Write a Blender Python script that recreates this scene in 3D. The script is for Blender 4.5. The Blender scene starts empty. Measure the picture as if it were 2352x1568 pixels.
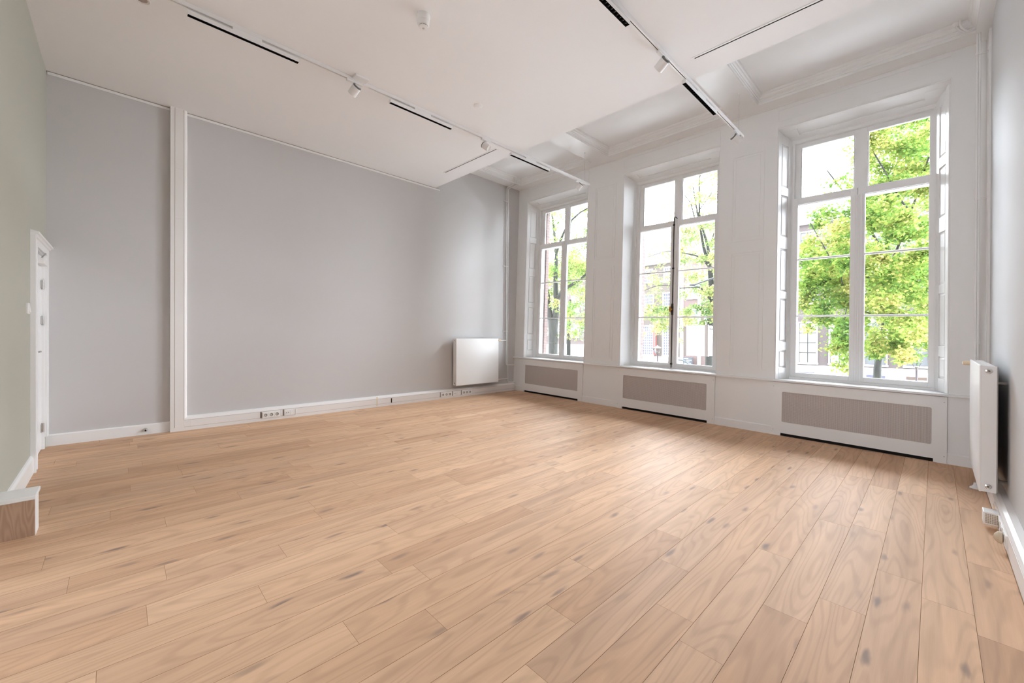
import bpy, bmesh, math, random
import numpy as np
from mathutils import Vector, Matrix

random.seed(7)
RNG = np.random.default_rng(11)
SC = bpy.context.scene
COL = SC.collection
PI = math.pi

# ------------------------------------------------------------------ the house
# An old canal house: its floors fall a little towards the right-hand party wall (TX, TY)
# and its street front leans out over the quay (LEAN) and stands slightly askew (SKEW).
TX, TY = -0.02977, 0.00535
LEAN, SKEW = 0.0372, 0.00345
XL, XR = -0.064, 6.682          # left and right wall planes
YB = -6.71                      # back wall plane
ZC = 3.8745                     # dropped ceiling
ZB, ZT = 4.369, 4.50            # beam undersides, old ceiling
YE = -1.992                     # edge of the dropped ceiling
YU = 0.026                      # panelling plane of the street wall
WIN = [(0.1935, 1.7805), (2.521, 4.107), (4.834, 6.416)]
ZS, ZH = 0.723, 4.074           # sill, head of the window openings
DI, SPL = 0.326, 0.095          # depth and splay of the reveals


def room(x, y, z):
    return (x, y, z + TX * x + TY * y)


def front(x, o, z):
    return room(x, o + LEAN * z + SKEW * x, z)


def world(x, y, z):
    return (x, y, z)


# ------------------------------------------------------------------ materials
def new_mat(name):
    m = bpy.data.materials.new(name)
    m.use_nodes = True
    nt = m.node_tree
    nt.nodes.clear()
    out = nt.nodes.new('ShaderNodeOutputMaterial')
    return m, nt, out


def N(nt, kind, **kw):
    n = nt.nodes.new(kind)
    for k, v in kw.items():
        if k.startswith('i_'):
            key = k[2:]
            n.inputs[int(key) if key.isdigit() else key].default_value = v
        else:
            setattr(n, k, v)
    return n


def paint(name, col, rough=0.5, spec=0.5, metal=0.0, var=0.03, scale=3.0, bump=0.0, bscale=120.0, coat=0.0):
    """Painted or plain surface: a base colour with a faint uneven tone, and optional texture."""
    m, nt, out = new_mat(name)
    b = N(nt, 'ShaderNodeBsdfPrincipled')
    b.inputs['Roughness'].default_value = rough
    b.inputs['Metallic'].default_value = metal
    b.inputs['Specular IOR Level'].default_value = spec
    b.inputs['Coat Weight'].default_value = coat
    tc = N(nt, 'ShaderNodeTexCoord')
    nz = N(nt, 'ShaderNodeTexNoise', i_Scale=scale, i_Detail=3.0)
    nt.links.new(tc.outputs['Object'], nz.inputs['Vector'])
    mp = N(nt, 'ShaderNodeMapRange')
    mp.inputs['To Min'].default_value = 1.0 - var
    mp.inputs['To Max'].default_value = 1.0 + var
    nt.links.new(nz.outputs['Fac'], mp.inputs['Value'])
    mx = N(nt, 'ShaderNodeVectorMath', operation='SCALE')
    mx.inputs[0].default_value = col[:3]
    nt.links.new(mp.outputs['Result'], mx.inputs['Scale'])
    nt.links.new(mx.outputs['Vector'], b.inputs['Base Color'])
    if bump:
        n2 = N(nt, 'ShaderNodeTexNoise', i_Scale=bscale, i_Detail=4.0)
        nt.links.new(tc.outputs['Object'], n2.inputs['Vector'])
        bp = N(nt, 'ShaderNodeBump', i_Strength=bump, i_Distance=0.002)
        nt.links.new(n2.outputs['Fac'], bp.inputs['Height'])
        nt.links.new(bp.outputs['Normal'], b.inputs['Normal'])
    nt.links.new(b.outputs['BSDF'], out.inputs['Surface'])
    return m


def mat_floor():
    m, nt, out = new_mat('oak_boards')
    L = nt.links.new
    uv = N(nt, 'ShaderNodeUVMap')
    isl = N(nt, 'ShaderNodeNewGeometry')

    def stretched(su, sv):
        mp = N(nt, 'ShaderNodeMapping')
        mp.inputs['Scale'].default_value = (su, sv, 1)
        L(uv.outputs['UV'], mp.inputs['Vector'])
        return mp.outputs['Vector']
    # tone of each board
    tone = N(nt, 'ShaderNodeValToRGB')
    cr = tone.color_ramp
    cr.elements[0].position = 0.0
    cr.elements[0].color = (0.525, 0.322, 0.199, 1)
    cr.elements[1].position = 1.0
    cr.elements[1].color = (0.678, 0.446, 0.285, 1)
    for p, c in ((0.3, (0.593, 0.371, 0.231, 1)), (0.6, (0.635, 0.409, 0.258, 1)), (0.8, (0.571, 0.364, 0.235, 1))):
        e = cr.elements.new(p)
        e.color = c
    L(isl.outputs['Random Per Island'], tone.inputs['Fac'])
    # broad streaks running along the board
    n1 = N(nt, 'ShaderNodeTexNoise', i_Scale=1.0, i_Detail=3.0, i_Roughness=0.55)
    L(stretched(13.0, 0.9), n1.inputs['Vector'])
    r1 = N(nt, 'ShaderNodeMapRange')
    r1.inputs['From Min'].default_value = 0.3
    r1.inputs['From Max'].default_value = 0.72
    r1.inputs['To Min'].default_value = 1.10
    r1.inputs['To Max'].default_value = 0.84
    L(n1.outputs['Fac'], r1.inputs['Value'])
    # growth rings: contour lines of a stretched noise
    n2 = N(nt, 'ShaderNodeTexNoise', i_Scale=1.0, i_Detail=1.2, i_Roughness=0.45)
    L(stretched(5.2, 0.62), n2.inputs['Vector'])
    k = N(nt, 'ShaderNodeMath', operation='MULTIPLY')
    k.inputs[1].default_value = 105.0
    L(n2.outputs['Fac'], k.inputs[0])
    s = N(nt, 'ShaderNodeMath', operation='SINE')
    L(k.outputs[0], s.inputs[0])
    r2 = N(nt, 'ShaderNodeMapRange')
    r2.inputs['From Min'].default_value = 0.1
    r2.inputs['From Max'].default_value = 1.0
    r2.inputs['To Min'].default_value = 1.0
    r2.inputs['To Max'].default_value = 0.90
    L(s.outputs[0], r2.inputs['Value'])
    # fibres
    n3 = N(nt, 'ShaderNodeTexNoise', i_Scale=1.0, i_Detail=2.0)
    L(stretched(260.0, 5.0), n3.inputs['Vector'])
    r3 = N(nt, 'ShaderNodeMapRange')
    r3.inputs['To Min'].default_value = 0.95
    r3.inputs['To Max'].default_value = 1.05
    L(n3.outputs['Fac'], r3.inputs['Value'])
    mul = N(nt, 'ShaderNodeMath', operation='MULTIPLY')
    L(r1.outputs['Result'], mul.inputs[0])
    L(r2.outputs['Result'], mul.inputs[1])
    mul2 = N(nt, 'ShaderNodeMath', operation='MULTIPLY')
    L(mul.outputs[0], mul2.inputs[0])
    L(r3.outputs['Result'], mul2.inputs[1])
    sc = N(nt, 'ShaderNodeVectorMath', operation='SCALE')
    L(tone.outputs['Color'], sc.inputs[0])
    L(mul2.outputs[0], sc.inputs['Scale'])
    # knots and filled cracks: stretched cells, only some of them
    nd = N(nt, 'ShaderNodeTexNoise', i_Scale=1.0, i_Detail=3.0)
    L(stretched(22.0, 5.0), nd.inputs['Vector'])
    dist = N(nt, 'ShaderNodeVectorMath', operation='MULTIPLY_ADD')
    L(nd.outputs['Color'], dist.inputs[0])
    dist.inputs[1].default_value = (0.30, 0.30, 0)
    L(stretched(9.0, 2.3), dist.inputs[2])
    vo = N(nt, 'ShaderNodeTexVoronoi', feature='F1', i_Scale=1.0)
    vo.voronoi_dimensions = '2D'
    L(dist.outputs['Vector'], vo.inputs['Vector'])
    kd = N(nt, 'ShaderNodeMapRange')
    kd.interpolation_type = 'SMOOTHSTEP'
    kd.inputs['From Min'].default_value = 0.03
    kd.inputs['From Max'].default_value = 0.20
    kd.inputs['To Min'].default_value = 1.0
    kd.inputs['To Max'].default_value = 0.0
    L(vo.outputs['Distance'], kd.inputs['Value'])
    sepc = N(nt, 'ShaderNodeSeparateColor')
    L(vo.outputs['Color'], sepc.inputs['Color'])
    pick = N(nt, 'ShaderNodeMapRange')
    pick.inputs['From Min'].default_value = 0.66
    pick.inputs['From Max'].default_value = 1.0
    L(sepc.outputs['Red'], pick.inputs['Value'])
    km = N(nt, 'ShaderNodeMath', operation='MULTIPLY')
    L(kd.outputs['Result'], km.inputs[0])
    L(pick.outputs['Result'], km.inputs[1])
    km2 = N(nt, 'ShaderNodeMath', operation='MULTIPLY')
    km2.inputs[1].default_value = 0.95
    km2.use_clamp = True
    L(km.outputs[0], km2.inputs[0])
    mixk = N(nt, 'ShaderNodeMix', data_type='RGBA')
    L(km2.outputs[0], mixk.inputs['Factor'])
    L(sc.outputs['Vector'], mixk.inputs['A'])
    mixk.inputs['B'].default_value = (0.23, 0.165, 0.135, 1)
    b = N(nt, 'ShaderNodeBsdfPrincipled')
    L(mixk.outputs['Result'], b.inputs['Base Color'])
    b.inputs['Roughness'].default_value = 0.55
    b.inputs['Specular IOR Level'].default_value = 0.14
    bp = N(nt, 'ShaderNodeBump', i_Strength=0.10, i_Distance=0.001)
    L(mul2.outputs[0], bp.inputs['Height'])
    L(bp.outputs['Normal'], b.inputs['Normal'])
    L(b.outputs['BSDF'], out.inputs['Surface'])
    return m


def mat_veneer():
    m, nt, out = new_mat('oak_veneer')
    L = nt.links.new
    tc = N(nt, 'ShaderNodeTexCoord')
    mp = N(nt, 'ShaderNodeMapping')
    mp.inputs['Scale'].default_value = (1, 9, 1.3)
    L(tc.outputs['Object'], mp.inputs['Vector'])
    n = N(nt, 'ShaderNodeTexNoise', i_Scale=1.6, i_Detail=1.5)
    L(mp.outputs['Vector'], n.inputs['Vector'])
    k = N(nt, 'ShaderNodeMath', operation='MULTIPLY')
    k.inputs[1].default_value = 70
    L(n.outputs['Fac'], k.inputs[0])
    s = N(nt, 'ShaderNodeMath', operation='SINE')
    L(k.outputs[0], s.inputs[0])
    r = N(nt, 'ShaderNodeMapRange')
    r.inputs['From Min'].default_value = -1
    L(s.outputs[0], r.inputs['Value'])
    ra = N(nt, 'ShaderNodeValToRGB')
    ra.color_ramp.elements[0].color = (0.36, 0.225, 0.15, 1)
    ra.color_ramp.elements[1].color = (0.44, 0.29, 0.195, 1)
    L(r.outputs['Result'], ra.inputs['Fac'])
    b = N(nt, 'ShaderNodeBsdfPrincipled', i_Roughness=0.55)
    L(ra.outputs['Color'], b.inputs['Base Color'])
    L(b.outputs['BSDF'], out.inputs['Surface'])
    return m


def mat_glass():
    m, nt, out = new_mat('window_glass')
    t = N(nt, 'ShaderNodeBsdfTransparent')
    t.inputs['Color'].default_value = (0.99, 0.995, 0.99, 1)
    g = N(nt, 'ShaderNodeBsdfGlossy')
    g.inputs['Roughness'].default_value = 0.0
    fr = N(nt, 'ShaderNodeFresnel', i_IOR=1.35)
    mx = N(nt, 'ShaderNodeMixShader')
    nt.links.new(fr.outputs['Fac'], mx.inputs['Fac'])
    nt.links.new(t.outputs['BSDF'], mx.inputs[1])
    nt.links.new(g.outputs['BSDF'], mx.inputs[2])
    nt.links.new(mx.outputs['Shader'], out.inputs['Surface'])
    return m


def mat_perforated():
    """Perforated sheet: rows of small square holes through painted metal."""
    m, nt, out = new_mat('perforated_sheet')
    L = nt.links.new
    tc = N(nt, 'ShaderNodeTexCoord')
    sx = N(nt, 'ShaderNodeSeparateXYZ')
    L(tc.outputs['Object'], sx.inputs['Vector'])

    def tri(sock, pitch):
        a = N(nt, 'ShaderNodeMath', operation='DIVIDE')
        a.inputs[1].default_value = pitch
        L(sock, a.inputs[0])
        f = N(nt, 'ShaderNodeMath', operation='FRACT')
        L(a.outputs[0], f.inputs[0])
        g = N(nt, 'ShaderNodeMath', operation='GREATER_THAN')
        g.inputs[1].default_value = 0.42
        L(f.outputs[0], g.inputs[0])
        return g.outputs[0]
    a = N(nt, 'ShaderNodeMath', operation='MULTIPLY')
    L(tri(sx.outputs['X'], 0.0088), a.inputs[0])
    L(tri(sx.outputs['Z'], 0.0088), a.inputs[1])
    mx = N(nt, 'ShaderNodeMix', data_type='RGBA')
    L(a.outputs[0], mx.inputs['Factor'])
    mx.inputs['A'].default_value = (0.62, 0.56, 0.53, 1)
    mx.inputs['B'].default_value = (0.22, 0.19, 0.18, 1)
    b = N(nt, 'ShaderNodeBsdfPrincipled', i_Roughness=0.5)
    L(mx.outputs['Result'], b.inputs['Base Color'])
    L(b.outputs['BSDF'], out.inputs['Surface'])
    return m


def mat_brick(name, c1, c2, mortar, scale=1.0):
    m, nt, out = new_mat(name)
    L = nt.links.new
    tc = N(nt, 'ShaderNodeTexCoord')
    # bricks run along x or y on upright walls: u = x + y, v = z
    sx = N(nt, 'ShaderNodeSeparateXYZ')
    L(tc.outputs['Object'], sx.inputs['Vector'])
    ad = N(nt, 'ShaderNodeMath', operation='ADD')
    L(sx.outputs['X'], ad.inputs[0])
    L(sx.outputs['Y'], ad.inputs[1])
    cb = N(nt, 'ShaderNodeCombineXYZ')
    L(ad.outputs[0], cb.inputs['X'])
    L(sx.outputs['Z'], cb.inputs['Y'])
    br = N(nt, 'ShaderNodeTexBrick')
    br.inputs['Color1'].default_value = c1
    br.inputs['Color2'].default_value = c2
    br.inputs['Mortar'].default_value = mortar
    br.inputs['Scale'].default_value = 1.0
    br.inputs['Brick Width'].default_value = 0.21 * scale
    br.inputs['Row Height'].default_value = 0.06 * scale
    br.inputs['Mortar Size'].default_value = 0.006 * scale
    L(cb.outputs['Vector'], br.inputs['Vector'])
    b = N(nt, 'ShaderNodeBsdfPrincipled', i_Roughness=0.85)
    L(br.outputs['Color'], b.inputs['Base Color'])
    L(b.outputs['BSDF'], out.inputs['Surface'])
    return m


def mat_leaf(name, stops, trans=0.6):
    m, nt, out = new_mat(name)
    L = nt.links.new
    geo = N(nt, 'ShaderNodeNewGeometry')
    nz = N(nt, 'ShaderNodeTexNoise', i_Scale=0.9, i_Detail=2.0)
    L(geo.outputs['Position'], nz.inputs['Vector'])
    ad = N(nt, 'ShaderNodeMath', operation='MULTIPLY_ADD')
    L(geo.outputs['Random Per Island'], ad.inputs[0])
    ad.inputs[1].default_value = 0.40
    mr = N(nt, 'ShaderNodeMapRange')
    mr.inputs['From Min'].default_value = 0.3
    mr.inputs['From Max'].default_value = 0.7
    mr.inputs['To Min'].default_value = 0.0
    mr.inputs['To Max'].default_value = 0.62
    L(nz.outputs['Fac'], mr.inputs['Value'])
    L(mr.outputs['Result'], ad.inputs[2])
    ra = N(nt, 'ShaderNodeValToRGB')
    cr = ra.color_ramp
    cr.elements[0].position, cr.elements[0].color = stops[0]
    cr.elements[1].position, cr.elements[1].color = stops[-1]
    for p, c in stops[1:-1]:
        e = cr.elements.new(p)
        e.color = c
    L(ad.outputs[0], ra.inputs['Fac'])
    d = N(nt, 'ShaderNodeBsdfDiffuse')
    t = N(nt, 'ShaderNodeBsdfTranslucent')
    L(ra.outputs['Color'], d.inputs['Color'])
    L(ra.outputs['Color'], t.inputs['Color'])
    mx = N(nt, 'ShaderNodeMixShader')
    mx.inputs['Fac'].default_value = trans
    L(d.outputs['BSDF'], mx.inputs[1])
    L(t.outputs['BSDF'], mx.inputs[2])
    L(mx.outputs['Shader'], out.inputs['Surface'])
    return m


def mat_bark():
    m, nt, out = new_mat('bark')
    L = nt.links.new
    tc = N(nt, 'ShaderNodeTexCoord')
    mp = N(nt, 'ShaderNodeMapping')
    mp.inputs['Scale'].default_value = (14, 14, 2.5)
    L(tc.outputs['Object'], mp.inputs['Vector'])
    n = N(nt, 'ShaderNodeTexNoise', i_Scale=1.0, i_Detail=6.0)
    L(mp.outputs['Vector'], n.inputs['Vector'])
    ra = N(nt, 'ShaderNodeValToRGB')
    ra.color_ramp.elements[0].position = 0.35
    ra.color_ramp.elements[0].color = (0.008, 0.008, 0.006, 1)
    ra.color_ramp.elements[1].position = 0.75
    ra.color_ramp.elements[1].color = (0.028, 0.027, 0.021, 1)
    L(n.outputs['Fac'], ra.inputs['Fac'])
    b = N(nt, 'ShaderNodeBsdfPrincipled', i_Roughness=0.9)
    L(ra.outputs['Color'], b.inputs['Base Color'])
    L(b.outputs['BSDF'], out.inputs['Surface'])
    return m


def mat_roof():
    m, nt, out = new_mat('roof_tiles')
    L = nt.links.new
    tc = N(nt, 'ShaderNodeTexCoord')
    sx = N(nt, 'ShaderNodeSeparateXYZ')
    L(tc.outputs['Object'], sx.inputs['Vector'])
    cb = N(nt, 'ShaderNodeCombineXYZ')
    L(sx.outputs['X'], cb.inputs['X'])
    L(sx.outputs['Z'], cb.inputs['Y'])
    br = N(nt, 'ShaderNodeTexBrick')
    br.offset = 0.0
    br.inputs['Color1'].default_value = (0.028, 0.028, 0.031, 1)
    br.inputs['Color2'].default_value = (0.034, 0.034, 0.037, 1)
    br.inputs['Mortar'].default_value = (0.014, 0.014, 0.016, 1)
    br.inputs['Scale'].default_value = 1.0
    br.inputs['Brick Width'].default_value = 0.28
    br.inputs['Row Height'].default_value = 0.30
    br.inputs['Mortar Size'].default_value = 0.04
    L(cb.outputs['Vector'], br.inputs['Vector'])
    b = N(nt, 'ShaderNodeBsdfPrincipled', i_Roughness=0.7)
    L(br.outputs['Color'], b.inputs['Base Color'])
    L(b.outputs['BSDF'], out.inputs['Surface'])
    return m


WHITE = paint('white_gloss_paint', (0.82, 0.818, 0.812), rough=0.34, spec=0.45, var=0.012)
WHITE_MATT = paint('white_matt_paint', (0.80, 0.79, 0.78), rough=0.75, spec=0.2, var=0.012, scale=1.2)
CEILW = paint('ceiling_plaster', (0.875, 0.88, 0.89), rough=0.85, spec=0.15, var=0.015, scale=1.0)
RECESSW = paint('old_ceiling_plaster', (0.89, 0.90, 0.91), rough=0.7, spec=0.2, var=0.012, scale=1.0)
GREYWALL = paint('grey_wall_paint', (0.575, 0.56, 0.555), rough=0.8, spec=0.2, var=0.02, scale=0.9, bump=0.05)
RWALL = paint('pale_wall_paint', (0.58, 0.577, 0.577), rough=0.8, spec=0.12, var=0.015, scale=0.9)
GREENWALL = paint('sage_wall_paint', (0.45, 0.44, 0.38), rough=0.8, spec=0.2, var=0.02, scale=0.9, bump=0.05)
TRUNKW = paint('trunking_white', (0.79, 0.765, 0.745), rough=0.4, spec=0.4, var=0.01)
ENAMEL = paint('radiator_enamel', (0.82, 0.81, 0.80), rough=0.3, spec=0.5, var=0.008)
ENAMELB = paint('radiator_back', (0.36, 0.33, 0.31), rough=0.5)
PLASTICW = paint('white_plastic', (0.82, 0.81, 0.79), rough=0.35, spec=0.5, var=0.006)
LIGHTW = paint('white_powder_coat', (0.80, 0.79, 0.78), rough=0.4, spec=0.4, var=0.006)
BEIGEPL = paint('cream_plastic', (0.72, 0.58, 0.40), rough=0.4)
BLACK = paint('black_plastic', (0.012, 0.012, 0.013), rough=0.5, spec=0.3)
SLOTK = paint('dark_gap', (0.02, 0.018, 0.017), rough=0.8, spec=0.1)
GROOVE = paint('seam_brown', (0.30, 0.185, 0.105), rough=0.9, spec=0.1)
LINE = paint('joint_line', (0.36, 0.30, 0.25), rough=0.8, spec=0.1)
DARKHOLE = paint('socket_well', (0.23, 0.20, 0.17), rough=0.6)
STEEL = paint('brushed_steel', (0.55, 0.53, 0.51), rough=0.3, metal=1.0)
CHROME = paint('chrome', (0.70, 0.69, 0.67), rough=0.16, metal=1.0)
BRASS = paint('old_brass', (0.46, 0.25, 0.06), rough=0.35, metal=0.9)
BRONZE = paint('dark_bronze', (0.045, 0.035, 0.030), rough=0.45, metal=0.4)
LOUVRE = paint('louvre_black', (0.004, 0.004, 0.0045), rough=0.9, spec=0.03)
GREYRING = paint('grey_heat_sink', (0.14, 0.145, 0.15), rough=0.5, metal=0.3)
LENS = paint('frosted_lens', (0.78, 0.78, 0.77), rough=0.25, spec=0.6)
CARDW = paint('clear_white', (0.88, 0.88, 0.89), rough=0.4)
FLOORM = mat_floor()
VENEER = mat_veneer()
GLASS = mat_glass()
PERF = mat_perforated()
BRICKRED = mat_brick('red_brick', (0.070, 0.040, 0.034, 1), (0.055, 0.032, 0.028, 1), (0.085, 0.073, 0.065, 1))

# ------------------------------------------------------------------ mesh helper
ORIG = {}


class MB:
    def __init__(self):
        self.v, self.f, self.mi = [], [], []

    def _add(self, vs, fs, mi=0):
        b = len(self.v)
        self.v += [tuple(p) for p in vs]
        self.f += [tuple(b + i for i in f) for f in fs]
        self.mi += [mi] * len(fs)

    def box(self, x0, x1, y0, y1, z0, z1, mi=0):
        # hair's-breadth differences keep touching boards from sharing a face exactly
        self.k = (getattr(self, 'k', 0) + 3) % 11
        e = 0.00003 * self.k
        x0, x1, y0, y1, z0, z1 = x0 - e, x1 + e, y0 - e, y1 + e, z0 - e, z1 + e
        vs = [(x0, y0, z0), (x1, y0, z0), (x1, y1, z0), (x0, y1, z0), (x0, y0, z1), (x1, y0, z1), (x1, y1, z1), (x0, y1, z1)]
        fs = [(0, 3, 2, 1), (4, 5, 6, 7), (0, 1, 5, 4), (1, 2, 6, 5), (2, 3, 7, 6), (3, 0, 4, 7)]
        self._add(vs, fs, mi)
        return self

    def prism(self, poly, axis, a, b, mi=0):
        """poly: 2-D points; axis 'x': (y, z) swept along x; 'y': (x, z); 'z': (x, y)."""
        n = len(poly)

        def P(u, v, w):
            return {'x': (w, u, v), 'y': (u, w, v), 'z': (u, v, w)}[axis]
        vs = [P(u, v, a) for u, v in poly] + [P(u, v, b) for u, v in poly]
        fs = [tuple(range(n - 1, -1, -1)), tuple(range(n, 2 * n))]
        fs += [(i, (i + 1) % n, n + (i + 1) % n, n + i) for i in range(n)]
        self._add(vs, fs, mi)
        return self

    def cyl(self, p0, p1, r0, r1=None, n=20, caps=True, mi=0):
        r1 = r0 if r1 is None else r1
        return self.tube([p0, p1], [r0, r1], n, caps, mi)

    def tube(self, pts, rad, n=14, caps=True, mi=0):
        pts = [Vector(p) for p in pts]
        if not isinstance(rad, (list, tuple)):
            rad = [rad] * len(pts)
        rings, up = [], None
        vs = []
        for i, p in enumerate(pts):
            if i == 0:
                d = pts[1] - pts[0]
            elif i == len(pts) - 1:
                d = pts[-1] - pts[-2]
            else:
                d = (pts[i + 1] - p).normalized() + (p - pts[i - 1]).normalized()
            d.normalize()
            if up is None:
                up = Vector((0, 0, 1)) if abs(d.z) < 0.9 else Vector((1, 0, 0))
            s = d.cross(up)
            s.normalize()
            up = s.cross(d).normalized()
            for k in range(n):
                a = 2 * PI * k / n
                vs.append(p + rad[i] * (math.cos(a) * s + math.sin(a) * up))
        fs = []
        for i in range(len(pts) - 1):
            for k in range(n):
                k2 = (k + 1) % n
                fs.append((i * n + k, i * n + k2, (i + 1) * n + k2, (i + 1) * n + k))
        if caps:
            fs.append(tuple(range(n - 1, -1, -1)))
            fs.append(tuple(range((len(pts) - 1) * n, len(pts) * n)))
        self._add(vs, fs, mi)
        return self

    def lathe(self, prof, c, axis, n=28, mi=0):
        """prof: (radius, distance along axis) pairs, from c along axis."""
        ax = Vector(axis).normalized()
        up = Vector((0, 0, 1)) if abs(ax.z) < 0.9 else Vector((1, 0, 0))
        s = ax.cross(up).normalized()
        t = s.cross(ax).normalized()
        c = Vector(c)
        vs, fs = [], []
        for r, h in prof:
            for k in range(n):
                a = 2 * PI * k / n
                vs.append(c + ax * h + max(r, 1e-5) * (math.cos(a) * s + math.sin(a) * t))
        for i in range(len(prof) - 1):
            for k in range(n):
                k2 = (k + 1) % n
                fs.append((i * n + k, (i + 1) * n + k, (i + 1) * n + k2, i * n + k2))
        fs.append(tuple(range(n)))
        fs.append(tuple(range(len(prof) * n - 1, (len(prof) - 1) * n - 1, -1)))
        self._add(vs, fs, mi)
        return self

    def frame_rect(self, P, u0, u1, v0, v1, w, d0, d1, mi=0):
        """A flat picture-frame moulding: four bars of width w; P(u, v, d) gives the point."""
        for a0, a1, b0, b1 in ((u0, u1, v0, v0 + w), (u0, u1, v1 - w, v1), (u0, u0 + w, v0 + w, v1 - w), (u1 - w, u1, v0 + w, v1 - w)):
            self.slab(P, a0, a1, b0, b1, d0, d1, mi)
        return self

    def slab(self, P, u0, u1, v0, v1, d0, d1, mi=0):
        vs = [P(u, v, d) for d in (d0, d1) for (u, v) in ((u0, v0), (u1, v0), (u1, v1), (u0, v1))]
        fs = [(0, 3, 2, 1), (4, 5, 6, 7), (0, 1, 5, 4), (1, 2, 6, 5), (2, 3, 7, 6), (3, 0, 4, 7)]
        self._add(vs, fs, mi)
        return self

    def raised(self, P, u0, u1, v0, v1, d0, d1, c, mi=0):
        """A raised field with chamfered edges of width c."""
        vs = [P(u, v, d0) for (u, v) in ((u0, v0), (u1, v0), (u1, v1), (u0, v1))]
        vs += [P(u, v, d1) for (u, v) in ((u0 + c, v0 + c), (u1 - c, v0 + c), (u1 - c, v1 - c), (u0 + c, v1 - c))]
        fs = [(4, 5, 6, 7), (0, 1, 5, 4), (1, 2, 6, 5), (2, 3, 7, 6), (3, 0, 4, 7)]
        self._add(vs, fs, mi)
        return self

    def build(self, name, mat, parent=None, mode=room, smooth=False, bevel=0.0, segs=2, origin=None):
        V = [mode(*p) for p in self.v]
        arr = np.array(V)
        lo, hi = arr.min(0), arr.max(0)
        if origin is None:
            o = Vector(((lo[0] + hi[0]) / 2, (lo[1] + hi[1]) / 2, lo[2]))
        else:
            o = Vector(origin)
        me = bpy.data.meshes.new(name)
        me.from_pydata([tuple(Vector(p) - o) for p in V], [], self.f)
        mats = mat if isinstance(mat, (list, tuple)) else [mat]
        for m in mats:
            me.materials.append(m)
        if len(mats) > 1:
            me.polygons.foreach_set('material_index', self.mi)
        bm = bmesh.new()
        bm.from_mesh(me)
        bmesh.ops.recalc_face_normals(bm, faces=bm.faces)
        bm.to_mesh(me)
        bm.free()
        ob = bpy.data.objects.new(name, me)
        COL.objects.link(ob)
        place(ob, o, parent)
        if smooth:
            me.polygons.foreach_set('use_smooth', [True] * len(me.polygons))
            me.set_sharp_from_angle(angle=math.radians(38))
        if bevel:
            md = ob.modifiers.new('Bevel', 'BEVEL')
            md.width, md.segments, md.limit_method, md.angle_limit = bevel, segs, 'ANGLE', math.radians(40)
            md.harden_normals = False
        me.update()
        return ob


def place(ob, o, parent):
    ORIG[ob.name] = Vector(o)
    if parent is not None:
        ob.parent = parent
        ob.location = Vector(o) - ORIG[parent.name]
    else:
        ob.location = o


def tag(ob, label=None, cat=None, group=None, kind=None):
    for k, v in (('label', label), ('category', cat), ('group', group), ('kind', kind)):
        if v:
            ob[k] = v
    return ob


def thing(name, loc, label, cat, group=None, kind=None, mode=room):
    ob = bpy.data.objects.new(name, None)
    ob.empty_display_size = 0.1
    COL.objects.link(ob)
    place(ob, Vector(mode(*loc)), None)
    return tag(ob, label, cat, group, kind)


def struct(ob, label, cat):
    return tag(ob, label, cat, kind='structure')


def copy_tree(ob, delta, parent=None):
    """A copy of a thing and of its parts, shifted by delta in the world."""
    c = ob.copy()
    COL.objects.link(c)
    if parent is None:
        place(c, ORIG[ob.name] + Vector(delta), None)
    else:
        c.parent = parent
        c.location = ob.location
        ORIG[c.name] = ORIG[ob.name] + Vector(delta)
    for ch in list(ob.children):
        copy_tree(ch, delta, c)
    return c


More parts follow.
